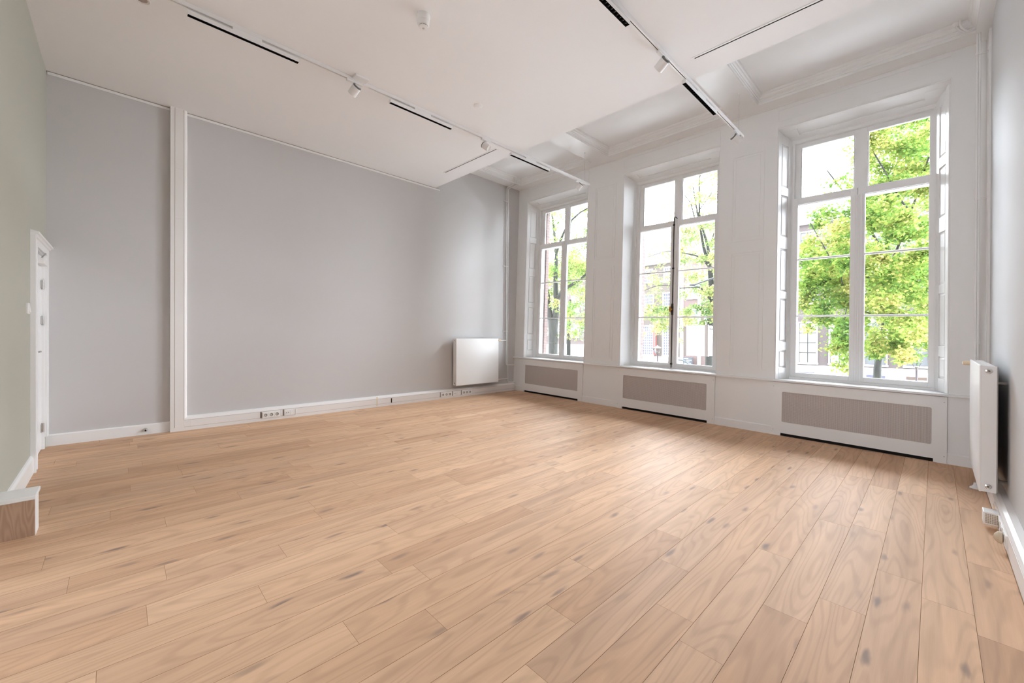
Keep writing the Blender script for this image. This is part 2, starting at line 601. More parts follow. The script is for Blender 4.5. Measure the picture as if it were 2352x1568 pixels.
# ------------------------------------------------------------------ floor
def build_floor():
    me = bpy.data.meshes.new('floor')
    W = 0.17685
    x0 = 4.853 - 28 * W
    known = {}
    for x, y in ((5.31, -3.93), (5.67, -3.36), (6.01, -2.50), (6.01, -3.66), (6.19, -3.11), (5.83, -3.93), (5.48, -4.31),
                 (6.51, -3.45), (3.37, -5.18), (3.89, -4.90), (4.07, -4.49), (4.77, -5.15), (4.60, -5.46), (4.60, -3.12),
                 (4.95, -4.31), (4.24, -4.03), (2.28, -5.74), (2.64, -5.51), (3.71, -5.49), (3.01, -6.46), (3.36, -6.35),
                 (3.88, -6.08), (4.08, -5.67)):
        known.setdefault(int(math.floor((x - x0) / W)), []).append(y)
    V, F, MI, UV = [], [], [], []
    rnd = random.Random(3)
    ylo, yhi = -7.2, 0.30
    for r in range(0, 39):
        xa, xb = x0 + r * W, x0 + (r + 1) * W
        xa, xb = max(xa, -0.10), min(xb, 6.72)
        if xb <= xa:
            continue
        ks = sorted(known.get(r, []))
        cuts = list(ks)
        if not cuts:
            cuts = [rnd.uniform(-5.2, -3.6)]
        y = max(cuts)
        while y < yhi - 0.4:
            y += rnd.choice((0.85, 1.1, 1.35, 1.7, 2.0))
            cuts.append(y)
        y = min(cuts)
        while y > ylo + 0.4:
            y -= rnd.choice((1.1, 1.5, 1.9))
            cuts.append(y)
        ys = [ylo] + sorted(c for c in cuts if ylo + 0.2 < c < yhi - 0.2) + [yhi]
        for ya, yb in zip(ys[:-1], ys[1:]):
            ou, ov = rnd.uniform(0, 40), rnd.uniform(0, 60)
            g, e, d = 0.0009, 0.0006, 0.0015   # half the joint, half the butt joint, depth
            ring0 = [(xa, ya), (xb, ya), (xb, yb), (xa, yb)]
            ring1 = [(xa + g, ya + e), (xb - g, ya + e), (xb - g, yb - e), (xa + g, yb - e)]
            b = len(V)
            V += [(x, y, -d) for x, y in ring0] + [(x, y, 0.0) for x, y in ring1]
            F.append((b + 4, b + 5, b + 6, b + 7))
            MI.append(0)
            UV += [(x - xa + ou, y + ov) for x, y in ring1]
            for i in range(4):
                j = (i + 1) % 4
                F.append((b + i, b + j, b + 4 + j, b + 4 + i))
                MI.append(1)
                UV += [(0, 0)] * 4
    # the underside, so that the floor has a thickness
    b = len(V)
    V += [(-0.1, ylo, -0.25), (6.72, ylo, -0.25), (6.72, yhi, -0.25), (-0.1, yhi, -0.25)]
    F.append((b + 3, b + 2, b + 1, b))
    MI.append(1)
    UV += [(0, 0)] * 4
    me.from_pydata([room(*p) for p in V], [], F)
    me.materials.append(FLOORM)
    me.materials.append(GROOVE)
    me.polygons.foreach_set('material_index', MI)
    lay = me.uv_layers.new(name='UVMap')
    lay.data.foreach_set('uv', [c for p in UV for c in p])
    ob = bpy.data.objects.new('floor', me)
    COL.objects.link(ob)
    ORIG[ob.name] = Vector((0, 0, 0))
    struct(ob, 'pale oak floor of long wide boards', 'floor')


build_floor()

# ------------------------------------------------------------------ shell
m = MB().box(XL - 0.25, XL, YB - 0.25, 0.7, -0.25, 4.75)
struct(m.build('wall_left', GREYWALL), 'bare light grey left wall', 'wall')
m = MB().box(XR, XR + 0.25, YB - 0.25, 0.7, -0.25, 4.75)
struct(m.build('wall_right', RWALL), 'pale wall along the right edge behind the tall radiator', 'wall')
# back wall: the sage green wall with its doorway; opening out of view, added for fill light
DX0, DX1, DZ = 0.05, 0.87, 2.0
m = MB()
m.box(XL, DX0, YB - 0.16, YB, 0, 3.95).box(DX0, DX1, YB - 0.16, YB, DZ, 3.95)
m.box(DX1, 2.75, YB - 0.16, YB, 0, 3.95).box(2.75, 6.30, YB - 0.16, YB, 3.30, 3.95).box(6.30, XR, YB - 0.16, YB, 0, 3.95)
struct(m.build('wall_back', GREENWALL), 'sage green back wall at the left edge', 'wall')

# unseen rear room, added to let fill daylight in from behind
YR = -11.6
m = MB().box(XL - 0.1, XR + 0.1, YR, YB - 0.5, -0.2, 0.0)
struct(m.build('floor_fill_room', WHITE_MATT), 'floor of the unseen rear room added for fill light', 'floor')
m = MB().box(XL - 0.25, XL, YR, YB - 0.16, 0, 3.95).box(XR, XR + 0.25, YR, YB - 0.16, 0, 3.95).box(XL, XR, YR, YB - 0.16, ZC, ZC + 0.08)
m.box(XL, XR, YR - 0.12, YR, 3.4, 3.95).box(XL, XR, YR - 0.12, YR, 0, 0.3).box(2.2, XR, YR - 0.12, YR, 0.3, 3.4).box(1.05, 1.15, YR - 0.12, YR, 0.3, 3.4)
struct(m.build('wall_fill_room', WHITE_MATT), 'walls and open window end of the unseen rear room added for fill light', 'wall')

# dropped ceiling with its front edge
m = MB().prism([(YB - 0.2, ZC), (YE, ZC), (YE, ZT + 0.1), (YE - 0.05, ZT + 0.1), (YE - 0.05, ZC + 0.02), (YB - 0.2, ZC + 0.02)], 'x', XL, XR)
struct(m.build('ceiling', CEILW), 'dropped white ceiling over the room', 'ceiling')
# old ceiling above the window bays
m = MB().box(XL - 0.2, XR + 0.2, YE - 0.4, 0.75, ZT, ZT + 0.2)
struct(m.build('ceiling_recess', RECESSW), 'old white ceiling above the windows', 'ceiling')


# beams between the bays, with stepped mouldings up their sides
def steps(side):
    """Profile of the mouldings: distance into the bay, height above the soffit."""
    return [(0, 0), (0, 0.028), (0.008, 0.032), (0.008, 0.052), (0.018, 0.058), (0.018, 0.070), (0.034, 0.082), (0.040, 0.098), (0.052, 0.104), (0.056, 0.118), (0.056, ZT - ZB)]


def beam(xa, xb, left=True, right=True):
    pl = [(xa - d * left, ZB + h) for d, h in steps(0)]
    pr = [(xb + d * right, ZB + h) for d, h in steps(0)]
    return MB().prism(pl[::-1] + pr, 'y', YE - 0.3, 0.30)


struct(beam(1.965, 2.322).build('trim_1', WHITE), 'ceiling beam between the first and second window', 'beam')
struct(beam(4.282, 4.650).build('trim_2', WHITE), 'ceiling beam between the second and third window', 'beam')
struct(beam(XL - 0.05, 0.182, left=False).build('trim_3', WHITE), 'stepped cornice along the top of the left wall', 'cornice')
struct(beam(6.580, XR + 0.05, right=False).build('trim_4', WHITE), 'stepped cornice along the top of the right wall', 'cornice')
poly = [(0.30, ZB - 0.004), (YU + LEAN * ZB, ZB - 0.012), (YU + LEAN * ZB - 0.03, ZB - 0.002)] + [(-0.006 - d, ZB + h) for d, h in steps(0)] + [(0.30, ZT)]
m = MB().prism(poly, 'x', XL - 0.02, XR + 0.02)
struct(m.build('trim_5', WHITE), 'stepped cornice above the three windows', 'cornice')

# street wall: panelled piers and heads between and above the windows
m = MB()
ed = [(XL - 0.1, WIN[0][0]), (WIN[0][1], WIN[1][0]), (WIN[1][1], WIN[2][0]), (WIN[2][1], XR + 0.1)]
for i, (a, b) in enumerate(ed):
    sa = 0 if i == 0 else SPL
    sb = 0 if i == 3 else SPL
    m.prism([(a, YU), (b, YU), (b + sb, DI), (b + sb, 0.42), (a - sa, 0.42), (a - sa, DI)], 'z', 0.66, 4.62)
for a, b in WIN:
    m.prism([(YU, ZH), (DI, ZH - 0.104), (0.42, ZH - 0.104), (0.42, 4.62), (YU, 4.62)], 'x', a, b)
    m.prism([(YU + 0.01, ZH), (DI, ZH - 0.104), (0.42, ZH - 0.104), (0.42, 4.62), (YU + 0.01, 4.62)], 'x', a - SPL, b + SPL)
wf = struct(m.build('wall_front', WHITE, mode=front), 'white panelled street wall with three tall windows', 'wall')


def PU(u, v, d):
    return (u, YU - d, v)


# panel mouldings on the piers, friezes over the windows
pan = [(1.932, 2.380, 2.612, 3.95), (1.928, 2.374, 0.80, 2.478), (4.270, 4.686, 2.612, 3.842), (4.268, 4.690, 0.832, 2.470)]
for x0, x1, z0, z1 in pan:
    m = MB().frame_rect(PU, x0, x1, z0, z1, 0.022, -0.001, 0.006)
    m.frame_rect(PU, x0 + 0.05, x1 - 0.05, z0 + 0.05, z1 - 0.05, 0.008, -0.001, 0.004)
    m.build('panel_moulding', WHITE, wf, mode=front)
for a, b in WIN:
    m = MB()
    z0, z1 = 4.155, 4.316
    m.frame_rect(PU, a, b + 0.005, z0, z1, 0.009, -0.001, 0.006)
    m.slab(PU, a - 0.0, b + 0.005, z1, z1 + 0.05, -0.001, 0.004)
    m.slab(PU, a - 0.0, b + 0.005, z0 - 0.075, z0, -0.001, 0.004)
    m.build('frieze_panel', WHITE, wf, mode=front)
m = MB().slab(PU, 6.471, 6.475, 0.73, 4.36, -0.001, 0.0015)
m.build('panel_moulding', WHITE, wf, mode=front)

# wall below the sill with its skirting, and the sill board
m = MB()
for a, b in ((XL - 0.05, 0.176), (1.776, 2.501), (4.101, 4.817), (6.402, XR + 0.05)):
    m.box(a, b, 0.020, 0.40, -0.02, 0.70)
    m.prism([(0.020, 0.0), (0.004, 0.0), (0.004, 0.100), (0.012, 0.110), (0.020, 0.110)], 'x', a, b)
for a, b in ((0.176, 1.776), (2.501, 4.101), (4.817, 6.402)):
    m.box(a, b, 0.30, 0.42, -0.02, 0.70)
m.build('wall_base', WHITE, wf, mode=front)
m = MB().prism([(-0.024, 0.702), (-0.020, 0.698), (0.41, 0.698), (0.41, ZS), (-0.016, ZS), (-0.024, ZS - 0.006)], 'x', XL - 0.02, 6.62)
struct(m.build('trim_6', WHITE, mode=front), 'white sill board running under the three windows', 'windowsill')

# outer brickwork round the windows
m = MB()
BO = [(a + (0.186 if i == 0 else 0.150), b - 0.150) for i, (a, b) in enumerate(WIN)]
xs = [XL - 0.4] + [c for p in BO for c in p] + [XR + 0.4]
for i in range(0, len(xs), 2):
    m.box(xs[i], xs[i + 1], 0.478, 0.566, -3.0, 4.9)
for a, b in BO:
    m.box(a, b, 0.478, 0.566, -3.0, 0.70)
    m.box(a, b, 0.478, 0.566, 3.93, 4.9)
struct(m.build('wall_outside', BRICKRED, mode=front), 'brick street front seen in the window reveal', 'wall')
m = MB()
for a, b in WIN:   # stone sills outside
    m.box(a + 0.15, b - 0.15, 0.40, 0.66, 0.66, 0.715)
m.box(XL - 0.3, XR + 0.3, 0.42, 0.478, -0.3, 0.66).box(XL - 0.3, XR + 0.3, 0.42, 0.478, 3.99, 4.9)
for i, (a, b) in enumerate(ed):
    m.box(a - SPL - 0.05, b + SPL + 0.05, 0.42, 0.478, 0.6, 4.1)
m.build('outer_lining', WHITE, wf, mode=front)


# ------------------------------------------------------------------ windows
def build_window(i, label):
    a, b = WIN[i]
    w = thing('window_%d' % (i + 1), (a + 0.79, 0.2 + 0.03, ZS), label, 'window', kind='structure')
    X = lambda r: a + r
    o = DI
    # fixed outer frame with transom
    m = MB()
    m.box(X(0.097), X(0.135), o + 0.002, 0.478, ZS, 3.985).box(X(1.460), X(1.489), o + 0.002, 0.478, ZS, 3.985)
    m.box(X(0.085), X(1.505), o + 0.002, 0.478, 3.915, 3.985)
    m.box(X(0.085), X(1.505), o - 0.012, 0.478, ZS, 0.748)
    m.box(X(0.085), X(1.505), o + 0.030, 0.478, 3.070, 3.160)
    m.box(X(0.096), X(0.112), o - 0.008, o + 0.004, ZS, 3.975).box(X(1.475), X(1.491), o - 0.008, o + 0.004, ZS, 3.975)
    m.prism([(o - 0.014, 3.985), (o - 0.014, 3.945), (o + 0.004, 3.925), (o + 0.02, 3.925), (o + 0.02, 3.985)], 'x', X(0.085), X(1.505))
    m.build('frame', WHITE, w, mode=front)
    # upper lights
    m = MB()
    y0, y1 = o + 0.048, o + 0.095
    m.box(X(0.13), X(0.198), y0, y1, 3.155, 3.918).box(X(1.432), X(1.475), y0, y1, 3.155, 3.918)
    m.box(X(0.762), X(0.885), y0 - 0.006, y1, 3.155, 3.918)
    m.box(X(0.13), X(1.475), y0, y1, 3.858, 3.918).box(X(0.13), X(1.475), y0, y1, 3.150, 3.178)
    for r in (0.198, 0.750, 0.885, 1.424):
        m.box(X(r), X(r + 0.010), y0 + 0.01, y1 - 0.008, 3.17, 3.865)
    m.build('upper_sash', WHITE, w, mode=front, bevel=0.003)
    m = MB()
    m.box(X(0.18), X(0.79), y0 + 0.026, y0 + 0.031, 3.165, 3.87).box(X(0.86), X(1.45), y0 + 0.026, y0 + 0.031, 3.165, 3.87)
    m.build('upper_glass', GLASS, w, mode=front)
    # two lower leaves, three panes each
    y0, y1 = o + 0.0, o + 0.052
    for (s0, g0, g1, s1) in ((0.098 if i == 1 else 0.116, 0.178, 0.730, 0.797), (0.803, 0.870, 1.421, 1.488 if i == 1 else 1.470)):
        m = MB()
        m.box(X(s0), X(g0), y0, y1, 0.750, 3.165).box(X(g1), X(s1), y0, y1, 0.750, 3.165)
        m.box(X(g0), X(g1), y0, y1, 3.075, 3.165).box(X(g0), X(g1), y0, y1, 0.750, 0.808)
        for z in (1.567, 2.330):
            m.prism([(y0 + 0.012, z - 0.005), (y0 + 0.012, z + 0.005), (y0 + 0.026, z + 0.012), (y1, z + 0.012), (y1, z - 0.012), (y0 + 0.026, z - 0.012)], 'x', X(g0 - 0.01), X(g1 + 0.01))
        lf = m.build('casement', WHITE, w, mode=front, bevel=0.003)
        MB().box(X(g0 - 0.008), X(g1 + 0.008), y0 + 0.030, y0 + 0.035, 0.80, 3.085).build('glass', GLASS, lf, mode=front)
    m = MB()
    if i != 1:   # fluted mullion in front of the meeting leaves
        m.box(X(0.752), X(0.848), y0 - 0.012, y0 + 0.004, 0.748, 3.075)
        m.box(X(0.775), X(0.782), y0 - 0.018, y0 - 0.010, 0.748, 3.075).box(X(0.797), X(0.803), y0 - 0.018, y0 - 0.010, 0.748, 3.075).box(X(0.818), X(0.825), y0 - 0.018, y0 - 0.010, 0.748, 3.075)
        m.build('mullion', WHITE, w, mode=front, bevel=0.002)
    else:        # rebated meeting stiles with a long bolt
        m.box(X(0.802), X(0.835), y0 - 0.014, y0 + 0.004, 0.748, 3.165)
        m.build('cover_strip', WHITE, w, mode=front, bevel=0.003)
        m = MB()
        yb = y0 - 0.012
        m.cyl((X(0.784), yb, 0.735), (X(0.784), yb, 3.215), 0.0075, n=12)
        m.tube([(X(0.784), yb, 3.20), (X(0.786), yb - 0.004, 3.222), (X(0.815), yb - 0.006, 3.215), (X(0.840), yb - 0.006, 3.185)], [0.0075, 0.0075, 0.007, 0.006], n=10)
        for z in (0.80, 2.37, 3.09):
            m.lathe([(0.006, -0.016), (0.017, -0.010), (0.019, 0), (0.017, 0.010), (0.006, 0.016)], (X(0.784), yb, z), (0, 0, 1), 16)
        bt = m.build('espagnolette_bolt', BRONZE, w, mode=front, smooth=True)
        m = MB()
        m.prism([(X(0.768), 1.60), (X(0.800), 1.60), (X(0.806), 1.66), (X(0.806), 1.74), (X(0.798), 1.79), (X(0.770), 1.79), (X(0.762), 1.74), (X(0.762), 1.66)], 'y', yb - 0.006, yb + 0.016)
        m.build('lock_case', BRONZE, bt, mode=front, bevel=0.003)
        m = MB().lathe([(0.006, 0), (0.008, 0.020), (0.020, 0.026), (0.028, 0.038), (0.020, 0.050), (0.004, 0.055)], (X(0.784), yb - 0.004, 1.695), (-0.55, -0.83, 0), 20)
        for k in range(len(m.v)):
            x, y, z = m.v[k]
            m.v[k] = (x, y, 1.695 + (z - 1.695) * 1.75)
        m.build('knob', BRASS, bt, mode=front, smooth=True)
    # hinges on the left stile of the opening leaves
    if i == 1:
        for z in (0.92, 1.80, 2.63, 2.87):
            MB().cyl((X(0.094), o - 0.018, z - 0.045), (X(0.094), o - 0.018, z + 0.045), 0.010, n=12).box(X(0.094), X(0.112), o - 0.014, o + 0.001, z - 0.04, z + 0.04).build('hinge', WHITE, w, mode=front)
    # folded shutters lining the reveal, or plain boards
    Lr = math.hypot(SPL, DI - YU)
    for side in (0, 1):
        def PS(u, v, d, side=side):
            t = u / Lr
            nx, ny = (DI - YU) / Lr, -SPL / Lr      # out of the left reveal
            x = a + SPL * t + nx * d if side == 0 else b - SPL * t - nx * d
            return (x, YU + (DI - YU) * t + ny * d, v)
        top = lambda u: ZH - 0.104 * u / Lr + 0.01
        m = MB()
        if i == 1:
            m.slab(PS, 0.004, 0.235, ZS, 3.995, -0.002, 0.008).slab(PS, 0.240, Lr - 0.004, ZS, 3.98, -0.002, 0.004)
            m.build('reveal_board', WHITE, w, mode=front, bevel=0.002)
            continue
        rails = [(ZS, 0.870), (1.105, 1.218), (1.795, 1.890), (2.465, 2.632), (3.185, 3.300), (3.872, 3.995)]
        t = 0.014
        m.slab(PS, 0.004, 0.075, ZS, 4.02, -0.002, t).slab(PS, 0.232, Lr - 0.006, ZS, 3.985, -0.002, t)
        for z0, z1 in rails:
            m.slab(PS, 0.075, 0.232, z0, z1, -0.002, t)
        sh = m.build('shutter', WHITE, w, mode=front, bevel=0.004)
        m = MB()
        for (p, q), (r, s) in zip(rails[:-1], rails[1:]):
            m.raised(PS, 0.086, 0.221, q + 0.011, r - 0.011, 0.0, 0.009, 0.016)
        m.build('panel_field', WHITE, sh, mode=front)
    # panelled soffit
    Lh = math.hypot(0.104, DI - YU)

    def PH(u, v, d):
        t = v / Lh
        ny, nz = -0.104 / Lh, -(DI - YU) / Lh
        return (u, YU + (DI - YU) * t + ny * d, ZH - 0.104 * t + nz * d)
    m = MB()
    t = 0.017
    m.slab(PH, a + 0.004, b - 0.004, 0.003, 0.085, -0.002, t).slab(PH, a + SPL * 0.7, b - SPL * 0.7, 0.212, Lh - 0.004, -0.002, t)
    m.slab(PH, a + 0.03, a + 0.20, 0.085, 0.212, -0.002, t).slab(PH, b - 0.20, b - 0.03, 0.085, 0.212, -0.002, t)
    m.build('soffit_panel', WHITE, w, mode=front, bevel=0.003)
    return w


build_window(0, 'leftmost tall white window with panelled shutters and a thick trunk outside')
build_window(1, 'middle tall white window closed by a long dark bolt with a brass knob')
build_window(2, 'rightmost tall white window, nearest the radiator on the right wall')


# ------------------------------------------------------------------ radiator covers below the windows
def plate_with_hole(P, X0, X1, Z0, Z1, h, r, d0, d1):
    """Board X0..X1 x Z0..Z1 with a rounded hole h = (x0, x1, z0, z1)."""
    m = MB()
    x0, x1, z0, z1 = h
    inner, outer = [], []
    for (cx, cz, a0, ox, oz) in ((x1 - r, z1 - r, 0, X1, Z1), (x0 + r, z1 - r, 90, X0, Z1), (x0 + r, z0 + r, 180, X0, Z0), (x1 - r, z0 + r, 270, X1, Z0)):
        for k in range(7):
            a = math.radians(a0 + 15 * k)
            px, pz = cx + r * math.cos(a), cz + r * math.sin(a)
            inner.append((px, pz))
            first = (k < 3) == (a0 in (0, 180))
            if k == 3:
                outer.append((ox, oz))
            elif first:
                outer.append((ox, pz))
            else:
                outer.append((px, oz))
    n = len(inner)
    vs = [P(u, v, d) for ring, d in ((outer, d1), (inner, d1), (outer, d0), (inner, d0)) for u, v in ring]
    fs = []
    for i in range(n):
        j = (i + 1) % n
        fs += [(i, j, n + j, n + i), (2 * n + i, 3 * n + i, 3 * n + j, 2 * n + j), (i, 2 * n + i, 2 * n + j, j), (n + i, n + j, 3 * n + j, 3 * n + i)]
    m._add(vs, fs)
    return m


def PC(u, v, d):
    return (u, 0.0 - d, v)


for i, (x0, xw, lab) in enumerate(((0.177, 1.598, 'white radiator cover with mesh grille below the leftmost window'),
                               (2.502, 1.598, 'white radiator cover with mesh grille below the middle window'),
                               (4.818, 1.583, 'white radiator cover with mesh grille below the rightmost window'))):
    c = thing('radiator_cover', (x0 + 0.8, 0.01, 0), lab, 'radiator cover', 'radiator covers below the windows')
    x1 = x0 + xw
    h = (x0 + 0.114, x1 - 0.112, 0.180, 0.569)
    m = plate_with_hole(PC, x0, x1, 0.036, 0.692, h, 0.016, -0.020, 0.0)
    m.box(x0, x0 + 0.100, 0.0, 0.020, 0.0, 0.036).box(x1 - 0.100, x1, 0.0, 0.020, 0.0, 0.036)
    m.build('front_board', WHITE, c, mode=front)
    MB().box(h[0] - 0.02, h[1] + 0.02, 0.009, 0.013, h[2] - 0.02, h[3] + 0.02).build('mesh_grille', PERF, c, mode=front)
    MB().box(x0 + 0.05, x1 - 0.05, 0.016, 0.28, 0.0, 0.004).box(x0 + 0.10, x1 - 0.10, 0.026, 0.030, 0.0, 0.10).build('slot_shade', SLOTK, c, mode=front)  # near-black sheets colour in the shade behind the slot
    for sx, sz in ((x0 + 0.02, 0.635), (x1 - 0.02, 0.635), (x0 + 0.02, 0.072), (x1 - 0.02, 0.072)):
        MB().lathe([(0.0055, 0), (0.0055, 0.0012), (0.002, 0.0016)], (sx, 0.0, sz), (0, -1, 0), 12).build('screw', STEEL, c, mode=front)

# small bits left on the sill under the rightmost window
m = MB().lathe([(0.030, 0), (0.030, 0.004), (0.022, 0.008), (0.008, 0.009)], (6.02, 0.045, ZS), (0, 0, 1), 20)
tag(m.build('cable_gland', PLASTICW, mode=front, smooth=True), 'small round white cap lying on the sill below the rightmost window', 'cap')

# ------------------------------------------------------------------ left wall: trunking, pilaster, skirting, ceiling strip
PY0, PY1 = -5.728, -5.593
t = thing('cable_trunking', (0, -2.8, 0), 'white cable trunking along the left wall rising as a tall post', 'trunking', 'cable trunking runs')
prof = [(XL, 0.0), (0.0, 0.0), (0.0, 0.134), (-0.010, 0.152), (-0.028, 0.166), (-0.052, 0.170), (XL, 0.170)]
m = MB().prism(prof, 'y', PY1 - 0.01, 0.0)
m.build('base_channel', TRUNKW, t)
m = MB().box(XL, 0.0, PY0, PY1, 0.0, ZC)
m.prism([(0.0, PY1), (-0.010, PY1 + 0.014), (-0.028, PY1 + 0.024), (XL, PY1 + 0.026), (XL, PY1)], 'z', 0.150, ZC)
m.build('upright_channel', TRUNKW, t)
segs = [(-5.60, -5.545), (-5.541, -4.80), (-4.55, -4.525), (-4.345, -2.93), (-2.86, -1.925), (-1.455, -1.44), (-1.185, -0.62), (-0.615, -0.01)]
for a, b in segs:
    MB().box(-0.001, 0.0018, a, b, 0.046, 0.126).build('cover', TRUNKW, t, bevel=0.0008)
for a, b in ((0.046, 1.0), (1.003, 2.55), (2.553, 3.15), (3.153, ZC - 0.03)):
    MB().box(-0.001, 0.0018, -5.686, -5.606, a, b).build('cover', TRUNKW, t, bevel=0.0008)
m = MB()
for a, b in ((-5.60, -0.01),):
    m.box(-0.0012, 0.0004, a, b, 0.0435, 0.046).box(-0.0012, 0.0004, a, b, 0.126, 0.1285)
m.box(-0.0012, 0.0004, -5.6885, -5.686, 0.046, ZC).box(-0.0012, 0.0004, -5.606, -5.6035, 0.13, ZC)
m.build('joint_lines', LINE, t)
m = MB().box(-0.001, 0.0012, -2.892, -2.874, 0.044, 0.118)
m.build('open_joint', SLOTK, t)
for a, b in ((-4.797, -4.778), (-4.522, -4.507), (-1.920, -1.907), (-1.650, -1.638), (-1.438, -1.426)):
    MB().box(-0.001, 0.0014, a, b, 0.040, 0.126).build('open_joint', DARKHOLE, t)
m = MB().box(-0.001, 0.0022, -3.145, -3.128, 0.02, 0.165)
m.build('glue_stain', paint('glue_yellow', (0.74, 0.62, 0.42), rough=0.6), t)


def triple_socket(y0, y1, label):
    s = thing('triple_socket', (0.002, (y0 + y1) / 2, 0.036), label, 'socket', 'triple sockets on the left trunking')
    z0, z1 = 0.036, 0.119
    MB().box(0.0, 0.010, y0, y1, z0, z1).build('frame', PLASTICW, s, bevel=0.002)
    w = (y1 - y0 - 0.012) / 3
    for k in range(3):
        yc = y0 + 0.006 + w * (k + 0.5)
        m = MB().box(0.009, 0.013, yc - w / 2 + 0.002, yc + w / 2 - 0.002, z0 + 0.008, z1 - 0.008)
        q = m.build('socket', PLASTICW, s, bevel=0.001)
        r = min(w * 0.30, 0.0215)
        m = MB().lathe([(r, 0.0), (r, 0.0008), (r - 0.002, 0.001)], (0.013, yc, (z0 + z1) / 2), (1, 0, 0), 24)
        m.build('socket_well', DARKHOLE, q)
        m = MB().lathe([(r * 0.62, 0), (r * 0.62, 0.0022), (r * 0.5, 0.003)], (0.0132, yc - r * 0.25, (z0 + z1) / 2 - 0.002), (1, 0, 0), 16)
        m.build('socket_insert', paint('socket_insert', (0.62, 0.58, 0.53), rough=0.5) if 'SOCKI' not in globals() else SOCKI, q)
    return s


SOCKI = paint('socket_insert_grey', (0.52, 0.48, 0.44), rough=0.5)
triple_socket(-4.775, -4.555, 'triple white socket on the skirting trunking nearest the tall post')
triple_socket(-1.905, -1.661, 'triple white socket left of the two below the white radiator')
triple_socket(-1.424, -1.188, 'triple white socket right of the two below the white radiator')


def data_outlet(y0, y1, label):
    s = thing('data_outlet', (0.002, (y0 + y1) / 2, 0.036), label, 'outlet', 'data outlets on the left trunking')
    z0, z1 = 0.038, 0.119
    ym = (y0 + y1) / 2
    MB().box(0.0, 0.008, y0, y1, z0, z1).box(0.008, 0.014, y1 - 0.012, y1, z0, z1).build('frame', PLASTICW, s, bevel=0.0015)
    MB().box(0.008, 0.0105, y0 + 0.010, ym - 0.003, z0 + 0.010, z1 - 0.010).box(0.008, 0.0105, ym + 0.002, y1 - 0.016, z0 + 0.010, z1 - 0.010).build('plate', PLASTICW, s)
    for k in (0.25, 0.68):
        yy = y0 + 0.010 + (ym - y0 - 0.013) * k
        MB().box(0.0105, 0.0112, yy - 0.006, yy + 0.006, (z0 + z1) / 2 - 0.006, (z0 + z1) / 2 + 0.004).build('jack', DARKHOLE, s)


data_outlet(-4.505, -4.352, 'white data outlet beside the triple socket nearest the tall post')
data_outlet(-1.634, -1.459, 'white data outlet between the two triple sockets below the white radiator')

m = MB().prism([(XL, 0), (-0.046, 0), (-0.046, 0.110), (-0.052, 0.120), (XL, 0.120)], 'y', YB, PY0)
struct(m.build('baseboard_left', WHITE), 'white baseboard left of the tall trunking post', 'baseboard')
m = MB()
for a, b in ((YB + 0.01, PY0 - 0.002), (PY1 + 0.026, -1.90)):
    m.box(XL, XL + 0.012, a, b, ZC - 0.036, ZC - 0.010)
struct(m.build('trim_7', WHITE), 'thin white strip along the top of the left wall', 'trim')
m = MB().box(XL, XL + 0.004, YB, -1.90, ZC - 0.010, ZC)  # solid brown strip, its colour stands for the gap's shade
struct(m.build('trim_8', LINE), 'dark strip painted as the shadow gap above the white ceiling strip', 'trim')

# door stop on the baseboard
d = thing('door_stop', (-0.046, -5.946, 0.03), 'small round steel door stop on the left baseboard', 'door stop')
MB().lathe([(0.019, 0), (0.019, 0.010), (0.017, 0.022), (0.012, 0.030), (0.009, 0.032)], (-0.046, -5.946, 0.055), (1, 0, 0), 24).build('cup', STEEL, d, smooth=True)
MB().lathe([(0.009, 0), (0.009, 0.006), (0.005, 0.010)], (-0.015, -5.946, 0.055), (1, 0, 0), 18).build('rubber_tip', BLACK, d, smooth=True)


